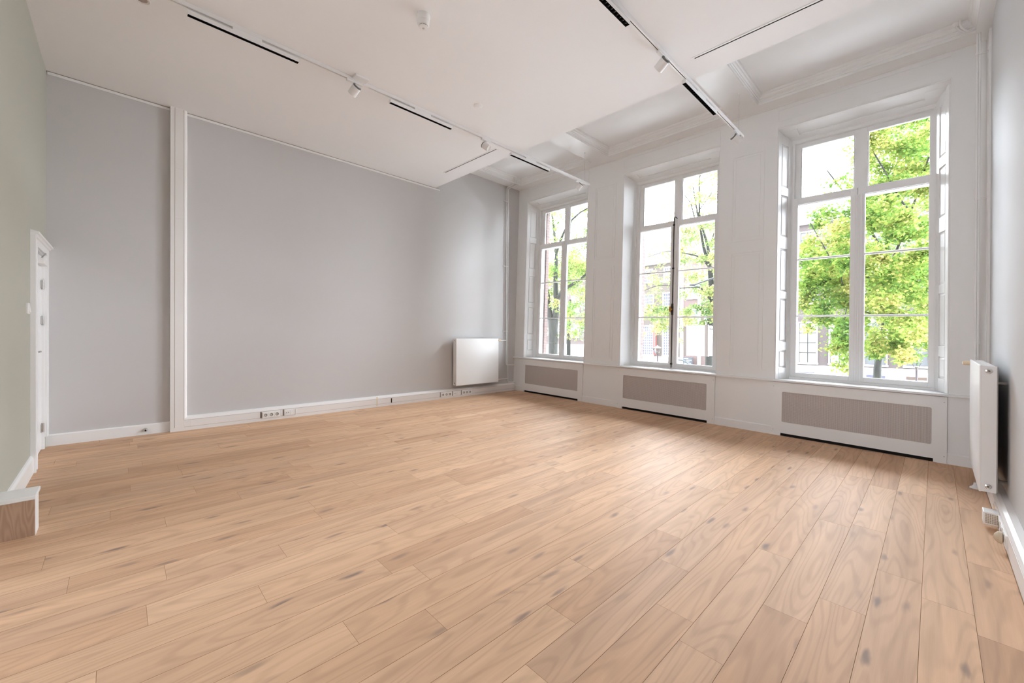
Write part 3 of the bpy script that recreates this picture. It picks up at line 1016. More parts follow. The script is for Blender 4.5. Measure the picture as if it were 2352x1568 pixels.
# ------------------------------------------------------------------ radiators
def radiator(side, xf, xb, y0, y1, z0, z1, label):
    """side +1: front faces +x (left wall); -1: front faces -x (right wall). xf front, xb back."""
    s = side
    c = thing('panel_radiator', ((xf + xb) / 2, (y0 + y1) / 2, z0), label, 'radiator', 'flat panel radiators')
    lo, hi = min(xf, xb), max(xf, xb)
    MB().box(min(xf, xf - s * 0.012), max(xf, xf - s * 0.012), y0, y1, z0, z1).build('front_panel', ENAMEL, c, bevel=0.004, segs=3)
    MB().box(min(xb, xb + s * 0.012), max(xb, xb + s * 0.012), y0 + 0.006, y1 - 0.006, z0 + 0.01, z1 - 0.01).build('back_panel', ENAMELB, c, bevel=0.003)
    for ya, yb in ((y0 + 0.001, y0 + 0.009), (y1 - 0.009, y1 - 0.001)):
        MB().box(lo + 0.006, hi - 0.006, ya, yb, z0 + 0.004, z1 - 0.004).build('side_cover', ENAMEL, c, bevel=0.002)
    m = MB().box(lo + 0.008, hi - 0.008, y0 + 0.008, y1 - 0.008, z1 - 0.016, z1 - 0.008)
    k = int((y1 - y0) / 0.03)
    for i in range(k):
        yy = y0 + 0.02 + (y1 - y0 - 0.04) * i / max(k - 1, 1)
        m.box(lo + 0.014, hi - 0.014, yy - 0.004, yy + 0.004, z1 - 0.009, z1 - 0.003)
    m.build('top_grille', ENAMEL, c)
    m = MB()
    for i in range(int((y1 - y0) / 0.035)):   # convector fins between the plates
        yy = y0 + 0.03 + 0.035 * i
        m.box(lo + 0.014, hi - 0.014, yy, yy + 0.003, z0 + 0.03, z1 - 0.03)
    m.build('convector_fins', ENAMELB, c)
    xm = (xf + xb) / 2
    for zz in (z0 + 0.045, z1 - 0.040):
        p = MB().lathe([(0.017, 0), (0.017, 0.004), (0.011, 0.006), (0.011, 0.003)], (xm, y0 + 0.001, zz), (0, -1, 0), 22).build('plug', CHROME, c, smooth=True)
        MB().lathe([(0.0075, 0), (0.0075, 0.003), (0.003, 0.003)], (xm, y0 - 0.003, zz), (0, -1, 0), 12).build('plug_core', DARKHOLE, p)
    wall = XL if s > 0 else XR
    a, b2 = min(wall, xb), max(wall, xb)
    for yy in (y0 + 0.14, y1 - 0.14):
        for zz in (z0 + 0.06, z1 - 0.14):
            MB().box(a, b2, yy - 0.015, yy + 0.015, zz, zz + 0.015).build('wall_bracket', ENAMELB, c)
    return c


RL = radiator(1, 0.086, -0.016, -1.617, -0.551, 0.230, 1.120, 'white panel radiator on the left wall beside the pipes')
MB().lathe([(0.016, 0), (0.020, 0.012), (0.020, 0.030), (0.013, 0.032)], (0.035, -0.548, 1.083), (0, 1, 0), 22).build('valve_collar', BLACK, RL, smooth=True)
MB().lathe([(0.017, 0), (0.021, 0.010), (0.021, 0.055), (0.016, 0.075), (0.010, 0.078)], (0.035, -0.516, 1.083), (0, 1, 0), 22).build('thermostat_head', BEIGEPL, RL, smooth=True)
MB().lathe([(0.012, 0), (0.012, 0.035), (0.008, 0.038)], (0.035, -0.552, 0.272), (0, 1, 0), 16).build('lower_valve', CHROME, RL, smooth=True)

RR = radiator(-1, 6.537, 6.627, -1.632, -0.47, 0.190, 1.113, 'tall white radiator on the right wall, seen end on')
MB().lathe([(0.017, 0), (0.021, 0.010), (0.021, 0.036), (0.017, 0.052), (0.008, 0.055)], (6.545, -0.43, 1.078), (-1, 0, 0), 22).build('thermostat_head', BEIGEPL, RR, smooth=True)
MB().cyl((6.575, -0.475, 1.078), (6.575, -0.415, 1.078), 0.012, n=14).cyl((6.575, -0.43, 1.078), (6.540, -0.43, 1.078), 0.012, n=14).build('valve_body', CHROME, RR, smooth=True)

# ------------------------------------------------------------------ heating pipes
def arc(c, r, a0, a1, plane, n=6):
    out = []
    for k in range(n + 1):
        a = math.radians(a0 + (a1 - a0) * k / n)
        u, v = r * math.cos(a), r * math.sin(a)
        out.append({'xz': (c[0] + u, c[1], c[2] + v), 'yz': (c[0], c[1] + u, c[2] + v), 'xy': (c[0] + u, c[1] + v, c[2])}[plane])
    return out


def rounded(pts, r=0.03, n=5):
    """Pipe route: the corners of a polyline rounded off."""
    out = [Vector(pts[0])]
    for a, b, c in zip(pts[:-2], pts[1:-1], pts[2:]):
        a, b, c = Vector(a), Vector(b), Vector(c)
        d0, d1 = (a - b), (c - b)
        rr = min(r, d0.length * 0.45, d1.length * 0.45)
        p, q = b + d0.normalized() * rr, b + d1.normalized() * rr
        for k in range(n + 1):
            t = k / n
            out.append((1 - t) ** 2 * p + 2 * t * (1 - t) * b + t * t * q)
    out.append(Vector(pts[-1]))
    return out


PR = 0.0085
p1 = thing('heating_pipe', (-0.028, -0.228, 0.55), 'thin white pipe in the left corner bending into the wall at sill height', 'pipe', 'heating pipes in the left corner')
m = MB().tube(rounded([(0.219, -0.226, ZT + 0.02), (0.219, -0.226, 4.352), (-0.028, -0.228, 4.318), (-0.028, -0.228, 0.555), (-0.028, 0.03, 0.545)], 0.035), PR, n=12)
m.build('pipe', WHITE, p1, smooth=True)
MB().tube(rounded([(-0.028, -0.228, 1.083), (0.035, -0.30, 1.083), (0.035, -0.440, 1.083)], 0.02), PR, n=12).build('branch', WHITE, p1, smooth=True)
p2 = thing('heating_pipe', (-0.028, -0.184, 0.19), 'thin white pipe nearer the left window running down to the trunking', 'pipe', 'heating pipes in the left corner')
m = MB().tube(rounded([(0.259, -0.189, ZT + 0.02), (0.259, -0.189, 4.338), (-0.028, -0.184, 4.300), (-0.028, -0.184, 0.186), (-0.028, 0.03, 0.180)], 0.035), PR, n=12)
m.build('pipe', WHITE, p2, smooth=True)
MB().tube(rounded([(-0.028, -0.184, 0.272), (0.035, -0.26, 0.272), (0.035, -0.515, 0.272)], 0.02), PR, n=12).build('branch', WHITE, p2, smooth=True)
for z in (4.03, 2.65, 1.27):
    MB().box(XL, -0.020, -0.312, -0.304, z - 0.004, z + 0.004).box(-0.034, -0.022, -0.312, -0.175, z - 0.005, z + 0.005).lathe([(0.012, -0.006), (0.012, 0.006)], (-0.028, -0.228, z), (0, 0, 1), 12).lathe([(0.012, -0.006), (0.012, 0.006)], (-0.028, -0.184, z), (0, 0, 1), 12).build('bracket', WHITE, p1)

PY = 0.030
PR2 = 0.0085
q1 = thing('heating_pipe', (6.592, PY, 1.1), 'white pipe rising from the right radiator nearer the window', 'pipe', 'heating pipes in the right corner')
MB().tube(rounded([(6.445, PY - 0.09, ZT + 0.03), (6.445, PY - 0.09, 4.45), (6.500, PY - 0.075, 4.385), (6.592, PY, 4.452), (6.592, PY, 1.12), (6.575, -0.41, 1.078)], 0.05), PR2, n=14).build('pipe', WHITE, q1, smooth=True)
MB().lathe([(0.030, 0), (0.030, 0.006), (0.018, 0.030), (0.013, 0.034)], (6.445, PY - 0.09, ZT - 0.001), (0, 0, -1), 22).build('ceiling_collar', WHITE, q1, smooth=True)
q2 = thing('heating_pipe', (6.609, PY, 0.0), 'white pipe in the right corner nearer the right wall', 'pipe', 'heating pipes in the right corner')
MB().tube(rounded([(6.470, PY - 0.13, ZT + 0.03), (6.470, PY - 0.13, 4.43), (6.530, PY - 0.095, 4.365), (6.609, PY, 4.425), (6.609, PY, 0.30), (6.60, -0.30, 0.24), (6.585, -0.47, 0.235)], 0.05), PR2, n=14).build('pipe', WHITE, q2, smooth=True)
for z in (4.16, 2.71, 1.27):
    MB().box(6.600, XR, PY - 0.004, PY + 0.004, z - 0.010, z - 0.006).box(6.600, XR, PY - 0.004, PY + 0.004, z + 0.006, z + 0.010).lathe([(0.014, -0.010), (0.014, 0.010)], (6.592, PY, z), (0, 0, 1), 14).lathe([(0.014, -0.010), (0.014, 0.010)], (6.609, PY, z), (0, 0, 1), 14).build('bracket', WHITE, q2)
MB().lathe([(0.035, 0), (0.033, 0.008), (0.020, 0.018), (0.012, 0.030), (0.010, 0.05)], (6.56, -0.78, 0), (0, 0, 1), 20).build('floor_collar', WHITE, q2, smooth=True)
m = MB().box(XR - 0.016, XR, -0.02, 0.19, 0.15, 4.36)
struct(m.build('trim_9', WHITE), 'narrow flush strip in the corner of the right wall', 'trim')

# ------------------------------------------------------------------ right trunking with outlets
t = thing('cable_trunking', (6.62, -3.0, 0), 'white cable trunking along the foot of the right wall', 'trunking', 'cable trunking runs')
W0 = 6.6208
prof = [(XR, 0.0), (W0, 0.0), (W0, 0.134), (W0 + 0.010, 0.150), (W0 + 0.028, 0.162), (XR, 0.166)]
MB().prism(prof, 'y', -6.6, -0.01).build('base_channel', TRUNKW, t)
for a, b in ((-6.6, -2.34), (-1.56, -1.30), (-1.295, -0.02)):
    MB().box(W0 - 0.0018, W0 + 0.001, a, b, 0.046, 0.126).build('cover', TRUNKW, t, bevel=0.0008)
MB().box(W0 - 0.003, W0 + 0.001, -6.6, -0.02, 0.0, 0.0025).box(W0 - 0.0004, W0 + 0.001, -6.6, -0.02, 0.0435, 0.046).build('joint_lines', GROOVE, t)
o1 = thing('data_outlet', (W0, -1.64, 0.038), 'white data outlet on the right trunking behind the plugged-in adapter', 'outlet', 'outlets on the right trunking')
MB().box(W0 - 0.009, W0, -1.735, -1.565, 0.038, 0.119).build('frame', PLASTICW, o1, bevel=0.002)
MB().box(W0 - 0.011, W0 - 0.008, -1.720, -1.650, 0.048, 0.109).box(W0 - 0.011, W0 - 0.008, -1.642, -1.580, 0.048, 0.109).build('plate', BEIGEPL, o1)
o2 = thing('triple_socket', (W0, -2.07, 0.036), 'triple socket on the right trunking nearest the camera', 'socket', 'outlets on the right trunking')
MB().box(W0 - 0.010, W0, -2.32, -1.90, 0.036, 0.119).build('frame', PLASTICW, o2, bevel=0.002)
for k in range(3):
    yc = -1.99 - 0.125 * k
    e = MB().box(W0 - 0.013, W0 - 0.009, yc - 0.036, yc + 0.036, 0.042, 0.113).build('socket', PLASTICW, o2, bevel=0.001)
    MB().lathe([(0.0215, 0), (0.0215, 0.001), (0.018, 0.0012)], (W0 - 0.013, yc, 0.0775), (-1, 0, 0), 22).build('socket_well', DARKHOLE, e)
pl = thing('round_plug', (W0 - 0.013, -2.24, 0.04), 'cream round plug in the right trunking socket nearest the camera', 'plug')
MB().lathe([(0.020, 0), (0.036, 0.006), (0.036, 0.020), (0.020, 0.034), (0.010, 0.038)], (W0 - 0.0135, -2.24, 0.0775), (-1, 0, 0), 26).build('body', paint('plug_cream', (0.60, 0.50, 0.36), rough=0.5), pl, smooth=True)
ad = thing('plug_in_adapter', (W0 - 0.05, -1.84, 0.035), 'square white plug-in adapter with a vented face on the right trunking', 'adapter')
MB().box(W0 - 0.075, W0 - 0.0005, -1.885, -1.775, 0.034, 0.118).build('body', PLASTICW, ad, bevel=0.004)
m = MB()
for iu in range(6):
    for iv in range(6):
        xx, zz = W0 - 0.066 + 0.010 * iu, 0.045 + 0.011 * iv
        m.box(xx, xx + 0.007, -1.8862, -1.8848, zz, zz + 0.008)
m.build('vent_holes', paint('adapter_vents', (0.46, 0.36, 0.25), rough=0.6), ad)

# ------------------------------------------------------------------ back wall: door, switch, baseboard, boxed casing
dr = thing('door_1', (0.46, YB, 0), 'white door in the sage green wall at the left edge', 'door', kind='structure')
MB().box(DX0 + 0.012, DX1 - 0.012, YB - 0.060, YB - 0.020, 0.006, 1.945).build('leaf', WHITE, dr, bevel=0.002)
m = MB()
m.box(DX0, DX0 + 0.014, YB - 0.16, YB + 0.002, 0, DZ).box(DX1 - 0.014, DX1, YB - 0.16, YB + 0.002, 0, DZ).box(DX0, DX1, YB - 0.16, YB + 0.002, 1.950, DZ)
m.build('jamb', WHITE, dr)
m = MB()
m.box(DX1 - 0.004, 0.996, YB, YB + 0.026, 0, 2.055).box(0.972, 0.998, YB, YB + 0.034, 0, 2.062).box(DX1 - 0.006, DX1 + 0.014, YB, YB + 0.032, 0, 2.0)
m.box(XL, DX0 + 0.004, YB, YB + 0.020, 0.12, 2.055).box(XL, 0.996, YB, YB + 0.022, 1.955, 2.06)
m.prism([(YB, 2.02), (YB + 0.030, 2.02), (YB + 0.040, 2.034), (YB + 0.052, 2.040), (YB + 0.052, 2.058), (YB, 2.070)], 'x', XL + 0.002, 1.0015)
m.build('casing', WHITE, dr, bevel=0.002)
for z in (1.66, 1.30, 0.22):
    MB().cyl((DX0 + 0.02, YB - 0.012, z - 0.045), (DX0 + 0.02, YB - 0.012, z + 0.045), 0.010, n=12).box(DX0 + 0.02, DX0 + 0.075, YB - 0.020, YB - 0.014, z - 0.04, z + 0.04).build('hinge', STEEL, dr)
MB().tube(rounded([(0.80, YB - 0.02, 1.02), (0.80, YB + 0.028, 1.02), (0.69, YB + 0.030, 1.018)], 0.012), 0.0085, n=12).lathe([(0.022, 0), (0.022, 0.006), (0.012, 0.010)], (0.80, YB - 0.020, 1.02), (0, 1, 0), 18).build('lever_handle', CHROME, dr, smooth=True)
MB().box(0.772, 0.828, YB - 0.020, YB + 0.004, 0.918, 0.966).build('lock_plate', BRASS, dr, bevel=0.002)
m = MB().box(0.12, 0.42, YB - 0.020, YB + 0.030, 1.840, 1.896)
cl = m.build('door_closer', PLASTICW, dr, bevel=0.004)
MB().tube([(0.34, YB + 0.008, 1.905), (0.56, YB + 0.052, 1.925), (0.30, YB + 0.030, 1.945)], 0.006, n=8).build('closer_arm', STEEL, cl)
sw = thing('light_switch', (1.16, YB, 1.36), 'white light switch on the sage green wall beside the door', 'switch')
MB().box(1.118, 1.202, YB, YB + 0.012, 1.352, 1.440).build('frame', PLASTICW, sw, bevel=0.002)
MB().prism([(YB + 0.012, 1.364), (YB + 0.021, 1.364), (YB + 0.014, 1.428), (YB + 0.012, 1.428)], 'x', 1.130, 1.190).build('rocker', PLASTICW, sw)
m = MB().prism([(YB, 0), (YB + 0.020, 0), (YB + 0.020, 0.130), (YB + 0.010, 0.146), (YB, 0.150)], 'x', 0.998, 3.05)
struct(m.build('baseboard_back', WHITE), 'white baseboard along the sage green wall', 'baseboard')
bx = thing('boxed_pipe_casing', (2.42, -6.62, 0), 'low oak-fronted box with a white top at the left edge of the floor', 'casing')
MB().box(2.515, 2.535, YB + 0.021, -6.535, 0.0, 0.218).build('oak_front', VENEER, bx)
MB().box(2.396, 2.515, YB + 0.021, -6.537, 0.0, 0.218).box(2.400, 2.534, -6.5370, -6.5325, 0.0, 0.218).build('white_end', WHITE, bx)
MB().box(2.330, 2.538, YB, -6.531, 0.218, 0.241).build('top_board', WHITE, bx, bevel=0.003)

# ------------------------------------------------------------------ ceiling fittings
TZ = 3.840


def track(x, y0, y1, label):
    t = thing('light_track', (x, (y0 + y1) / 2, TZ), label, 'track', 'ceiling light tracks')
    hw = 0.017
    poly = [(x - hw, TZ), (x - 0.004, TZ), (x - 0.004, TZ + 0.010), (x + 0.004, TZ + 0.010), (x + 0.004, TZ), (x + hw, TZ), (x + hw, TZ + 0.0335), (x - hw, TZ + 0.0335)]
    MB().prism(poly, 'y', y0, y1).build('rail', LIGHTW, t)
    MB().box(x - 0.0042, x + 0.0042, y0 + 0.01, y1 - 0.05, TZ + 0.004, TZ + 0.0095).build('slot', SLOTK, t)
    MB().box(x - hw - 0.001, x + hw + 0.001, y1 - 0.004, y1 + 0.012, TZ - 0.002, TZ + 0.0345).build('end_cap', LIGHTW, t, bevel=0.002)
    for yy, zt in ((y1 - 0.12, ZB),):
        w = MB().cyl((x, yy, TZ + 0.033), (x, yy, zt), 0.0014, n=8).build('suspension_wire', STEEL, t)
        MB().lathe([(0.007, 0), (0.007, 0.020), (0.003, 0.024)], (x, yy, zt), (0, 0, -1), 12).build('wire_anchor', LIGHTW, w)
        MB().lathe([(0.005, 0), (0.005, 0.016), (0.002, 0.018)], (x, yy, TZ + 0.0335), (0, 0, 1), 10).build('wire_clamp', STEEL, w)
    return t


X1, X2 = 2.119, 4.569
t1 = track(X1, -6.60, -0.285, 'white light track from the left window towards the door')
t2 = track(X2, -6.60, -0.380, 'white light track hanging before the pier by the rightmost window')
MB().box(X1 + 0.002, X1 + 0.10, -4.44, -4.30, ZC - 0.022, ZC).build('power_feed', LIGHTW, t1, bevel=0.004)
MB().box(X1 - 0.005, X1 + 0.005, -4.33, -4.265, TZ - 0.001, TZ + 0.006).build('slot_cover', LIGHTW, t1)


def linear_light(x, y0, y1, label):
    L = thing('linear_track_light', (x, (y0 + y1) / 2, 3.785), label, 'track light', 'long louvred lights on the tracks')
    hw = 0.021
    z0, z1 = 3.780, 3.814
    m = MB()
    m.box(x - hw, x - hw + 0.002, y0, y1, z0, z1).box(x + hw - 0.002, x + hw, y0, y1, z0, z1).box(x - hw + 0.002, x + hw - 0.002, y0 + 0.002, y1 - 0.002, z1 - 0.003, z1 - 0.0005)
    m.box(x - hw + 0.002, x + hw - 0.002, y0 + 0.0003, y0 + 0.002, z0, z1).box(x - hw + 0.002, x + hw - 0.002, y1 - 0.002, y1 - 0.0003, z0, z1)
    m.build('housing', LIGHTW, L)
    m = MB().box(x - hw + 0.002, x + hw - 0.002, y0 + 0.002, y1 - 0.002, z0 + 0.020, z0 + 0.024)
    n = 20
    for k in range(n + 1):
        yy = y0 + 0.005 + (y1 - y0 - 0.010) * k / n
        yy = min(max(yy, y0 + 0.0105), y1 - 0.0105)
        m.prism([(yy - 0.008, z0 + 0.001), (yy + 0.008, z0 + 0.001), (yy + 0.003, z0 + 0.0215), (yy - 0.003, z0 + 0.0215)], 'x', x - hw + 0.0025, x + hw - 0.0025)
    for s in (-1, 1):
        m.prism([(x + s * (hw - 0.0023), z0 + 0.0005), (x + s * (hw - 0.009), z0 + 0.0005), (x + s * (hw - 0.0023), z0 + 0.018)], 'y', y0 + 0.0025, y1 - 0.0025)
    m.build('louvre', LOUVRE, L)
    for k in range(n):
        yy = y0 + 0.004 + (y1 - y0 - 0.008) * (k + 0.5) / n
        MB().lathe([(0.0075, 0), (0.0075, 0.004), (0.005, 0.008)], (x - 0.003, yy, z0 + 0.0198), (0, 0, -1), 10).build('diode', LENS, L)
    ym = (y0 + y1) / 2
    MB().box(x - 0.0155, x + 0.0155, ym - 0.11, ym + 0.11, z1, TZ + 0.0005).box(x - 0.0045, x + 0.0045, ym - 0.10, ym + 0.10, TZ - 0.001, TZ + 0.006).build('adapter', LIGHTW, L, bevel=0.002)
    return L


P = linear_light(X1, -5.775, -4.948, 'long louvred track light nearest the door, first on the left track')
for dy, lab in ((1.757, 'long louvred track light second on the left track, between two spots'),
                (3.602, 'long louvred track light on the left track nearest the left window')):
    c = copy_tree(P, Vector(room(0, dy, 0)))
    c['label'] = lab
for dy, lab in ((1.744, 'long louvred track light on the right track, cut by the top of the picture'),
                (3.635, 'long louvred track light on the right track, over the edge of the ceiling')):
    c = copy_tree(P, Vector(room(X2 - X1, dy, 0)))
    c['label'] = lab


def spot(x, ya, aim, label, yoff=0.0, drop=0.070, r=0.044, ln=0.104):
    s = thing('track_spotlight', (x, ya, 3.70), label, 'spotlight', 'round spotlights on the tracks')
    MB().box(x - 0.0155, x + 0.0155, ya - 0.082, ya + 0.082, TZ - 0.020, TZ + 0.0005).box(x - 0.0045, x + 0.0045, ya - 0.075, ya + 0.075, TZ - 0.001, TZ + 0.006).build('adapter', LIGHTW, s, bevel=0.003)
    c = Vector((x, ya + yoff, TZ - 0.020 - drop))
    d = Vector(aim).normalized()
    MB().cyl((x, ya + yoff, TZ - 0.022), (x, ya + yoff, c.z + r * 0.6), 0.008, n=12).build('stem', LIGHTW, s)
    b0 = c - d * ln * 0.5
    MB().lathe([(r - 0.006, 0.010), (r, 0.012), (r, ln), (r - 0.003, ln + 0.001), (r - 0.010, ln - 0.004), (r - 0.014, ln - 0.022)], b0, d, 36).build('barrel', LIGHTW, s, smooth=True)
    MB().lathe([(r - 0.020, -0.002), (r - 0.001, 0.0), (r - 0.001, 0.0115)], b0, d, 36).build('heat_sink', GREYRING, s, smooth=True)
    MB().lathe([(r - 0.019, -0.004), (r - 0.019, 0.004)], b0, d, 28).build('back_cap', LIGHTW, s)
    MB().lathe([(r - 0.012, ln - 0.020), (r - 0.013, ln - 0.016), (0.004, ln - 0.017)], b0, d, 28).build('lens', LENS, s)
    return s


spot(X1, -4.412, (-0.72, -0.28, -0.63), 'spotlight on the left track nearest the small ceiling box, back end showing')
spot(X1, -2.625, (0.72, 0.35, -0.60), 'spotlight on the left track showing its round lens')
spot(X1, -0.560, (-0.62, -0.22, -0.75), 'spotlight at the window end of the left track')
spot(X2, -2.605, (-0.86, 0.16, -0.50), 'spotlight on the right track between the two louvred lights')
spot(X2, -0.600, (0.50, 0.62, -0.60), 'spotlight at the window end of the right track showing its lens')

sd = thing('smoke_detector', (3.372, -4.366, ZC), 'round white smoke detector on the ceiling', 'smoke detector')
sx, sy = 3.372, -4.366
MB().lathe([(0.054, 0), (0.054, 0.022), (0.050, 0.028), (0.050, 0.052), (0.046, 0.056)], (sx, sy, ZC), (0, 0, -1), 36).build('base', PLASTICW, sd, smooth=True)
MB().lathe([(0.048, 0.054), (0.047, 0.078), (0.042, 0.088), (0.036, 0.090)], (sx, sy, ZC), (0, 0, -1), 36).build('head', PLASTICW, sd, smooth=True)
MB().lathe([(0.035, 0.088), (0.035, 0.096), (0.030, 0.098)], (sx, sy, ZC), (0, 0, -1), 32).build('smoke_slots', DARKHOLE, sd)
m = MB().lathe([(0.037, 0.0965), (0.034, 0.104), (0.020, 0.108)], (sx, sy, ZC), (0, 0, -1), 32)
for k in range(6):
    a = k * PI / 3 + 0.3
    m.box(sx + 0.033 * math.cos(a) - 0.003, sx + 0.033 * math.cos(a) + 0.003, sy + 0.033 * math.sin(a) - 0.003, sy + 0.033 * math.sin(a) + 0.003, ZC - 0.104, ZC - 0.086)
m.build('cap', PLASTICW, sd)
MB().lathe([(0.010, 0.1075), (0.010, 0.1090), (0.005, 0.1095)], (sx, sy, ZC), (0, 0, -1), 20).build('indicator', paint('grey_dot', (0.5, 0.5, 0.5)), sd)

bp = MB().lathe([(0.052, 0), (0.052, 0.003), (0.047, 0.006), (0.0, 0.006)], (2.640, -3.190, ZC), (0, 0, -1), 40).build('blanking_disc', CEILW, smooth=True)
tag(bp, 'flat round disc painted like the ceiling near the middle of the room', 'disc')
dl = thing('recessed_downlight', (1.905, -6.040, ZC), 'round recessed downlight cut by the top left of the picture', 'downlight')
MB().lathe([(0.056, 0), (0.056, 0.003), (0.050, 0.006), (0.044, 0.004), (0.044, 0.001)], (1.905, -6.040, ZC), (0, 0, -1), 36).build('rim', LIGHTW, dl, smooth=True)
MB().lathe([(0.036, 0.0015), (0.036, 0.003), (0.030, 0.0032)], (1.905, -6.040, ZC), (0, 0, -1), 30).build('lamp_face', paint('downlight_face', (0.36, 0.28, 0.25), rough=0.4), dl)


def slot_vent(x0, x1, yc, label):
    v = thing('slot_air_diffuser', ((x0 + x1) / 2, yc, ZC - 0.004), label, 'air vent', 'slot air vents in the ceiling')
    m = MB()
    m.box(x0 - 0.016, x1 + 0.016, yc - 0.024, yc - 0.0075, ZC - 0.004, ZC + 0.0005).box(x0 - 0.016, x1 + 0.016, yc + 0.0075, yc + 0.024, ZC - 0.004, ZC + 0.0005)
    m.box(x0 - 0.016, x0, yc - 0.0075, yc + 0.0075, ZC - 0.004, ZC + 0.0005).box(x1, x1 + 0.016, yc - 0.0075, yc + 0.0075, ZC - 0.004, ZC + 0.0005)
    m.build('frame', CEILW, v)
    MB().box(x0, x1, yc - 0.0078, yc + 0.0078, ZC - 0.0022, ZC - 0.0002).build('slot', SLOTK, v)


slot_vent(0.690, 1.960, -2.296, 'narrow dark slot vent in the ceiling left of the left track')
slot_vent(4.736, 6.006, -2.298, 'narrow dark slot vent in the ceiling right of the right track')

#<OUT
# ------------------------------------------------------------------ outside: quay, canal, trees, houses over the water
m = MB().box(-60, 60, 0.75, 11.8, -3.4, -3.0)
struct(m.build('ground', paint('quay_paving', (0.58, 0.57, 0.56), rough=0.9, var=0.12), mode=world), 'paved quay in front of the house', 'quay')
m = MB().box(-60, 60, 11.8, 21.0, -4.4, -4.2)
struct(m.build('water', paint('canal_water', (0.03, 0.04, 0.035), rough=0.08), mode=world), 'canal in front of the quay', 'water')
m = MB().box(-60, 60, 21.0, 34.2, -3.4, -3.0)
struct(m.build('ground_far', paint('far_quay_paving', (0.13, 0.12, 0.11), rough=0.9, var=0.15), mode=world), 'paved quay on the far side of the canal', 'quay')

LEAF_A = mat_leaf('elm_leaf', [(0.0, (0.0442, 0.0870, 0.0321, 1)), (0.30, (0.0941, 0.1632, 0.0448, 1)), (0.55, (0.1551, 0.2016, 0.0577, 1)), (0.78, (0.2601, 0.2451, 0.0963, 1)), (1.0, (0.3983, 0.2611, 0.0963, 1))])
LEAF_B = mat_leaf('sparse_leaf', [(0.0, (0.0719, 0.1306, 0.0577, 1)), (0.35, (0.1438, 0.1961, 0.0711, 1)), (0.6, (0.2213, 0.2342, 0.0904, 1)), (0.8, (0.3321, 0.2831, 0.1286, 1)), (1.0, (0.4206, 0.2940, 0.1607, 1))])
LEAF_C = mat_leaf('maple_leaf', [(0.0, (0.0442, 0.0925, 0.0255, 1)), (0.30, (0.0996, 0.1795, 0.0381, 1)), (0.55, (0.1660, 0.2231, 0.0448, 1)), (0.78, (0.2712, 0.2611, 0.0837, 1)), (1.0, (0.3983, 0.2940, 0.1126, 1))])
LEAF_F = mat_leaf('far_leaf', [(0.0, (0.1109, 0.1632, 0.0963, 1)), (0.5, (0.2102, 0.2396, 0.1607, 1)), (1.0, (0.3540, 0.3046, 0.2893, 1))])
BARK = mat_bark()


def leaves_mesh(blobs, size):
    """Leaves gathered in small flat sprays inside each ellipsoid of the crown."""
    out = np.array([(0, 0), (0.30, 0.18), (0.42, 0.55), (0.16, 0.62), (0, 1.0), (-0.16, 0.62), (-0.42, 0.55), (-0.30, 0.18)])
    V = []
    for (bx, by, bz, br, n) in blobs:
        ns = max(1, n // 9)
        d = RNG.normal(size=(ns, 3))
        d /= np.linalg.norm(d, axis=1)[:, None]
        c = d * (RNG.random(ns) ** 0.45)[:, None] * np.array([br, br, br * 0.9])
        c += np.array([bx, by, bz])
        tilt = RNG.normal(0, 0.45, size=(ns, 2))
        for k in range(ns):
            q = 9
            u = RNG.normal(0, 0.16 * min(1, br + 0.35), size=(q, 2))
            px = c[k, 0] + u[:, 0]
            py = c[k, 1] + u[:, 1]
            pz = c[k, 2] + u[:, 0] * tilt[k, 0] + u[:, 1] * tilt[k, 1] + RNG.normal(0, 0.035, q) - 0.3 * (u ** 2).sum(1)
            nrm = RNG.normal(0, 0.55, size=(q, 3)) + np.array([0, -0.25, 0.75])
            nrm /= np.linalg.norm(nrm, axis=1)[:, None]
            a = RNG.normal(size=(q, 3)) + np.array([0, 0, -0.5])
            a -= nrm * (a * nrm).sum(1)[:, None]
            a /= np.linalg.norm(a, axis=1)[:, None]
            b = np.cross(nrm, a)
            s = size * RNG.uniform(0.7, 1.3, q)
            P = np.stack([px, py, pz], 1)
            V.append(P[:, None, :] + s[:, None, None] * (out[None, :, 0:1] * b[:, None, :] + out[None, :, 1:2] * a[:, None, :]))
    return np.concatenate(V).reshape(-1, 8, 3)


def foliage(blobs, size, mat, parent):
    P = leaves_mesh(blobs, size)
    n = len(P)
    o = P.reshape(-1, 3).mean(0)
    me = bpy.data.meshes.new('foliage')
    me.vertices.add(n * 8)
    me.vertices.foreach_set('co', (P.reshape(-1, 3) - o).ravel())
    me.loops.add(n * 8)
    me.loops.foreach_set('vertex_index', np.arange(n * 8))
    me.polygons.add(n)
    me.polygons.foreach_set('loop_start', np.arange(0, n * 8, 8))
    me.materials.append(mat)
    me.update(calc_edges=True)
    ob = bpy.data.objects.new('foliage', me)
    COL.objects.link(ob)
    place(ob, Vector(o), parent)
    return ob


def smooth_path(pts, k=4):
    pts = [Vector(p) for p in pts]
    out = []
    for i in range(len(pts) - 1):
        p0, p1, p2, p3 = pts[max(i - 1, 0)], pts[i], pts[i + 1], pts[min(i + 2, len(pts) - 1)]
        for j in range(k):
            t = j / k
            out.append(0.5 * ((2 * p1) + (p2 - p0) * t + (2 * p0 - 5 * p1 + 4 * p2 - p3) * t * t + (3 * p1 - p0 - 3 * p2 + p3) * t ** 3))
    out.append(pts[-1])
    return out


def limb(name, pts, r0, r1, parent, n=12):
    p = smooth_path(pts)
    rad = [r0 + (r1 - r0) * (i / (len(p) - 1)) for i in range(len(p))]
    return MB().tube(p, rad, n).build(name, BARK, parent, mode=world, smooth=True)


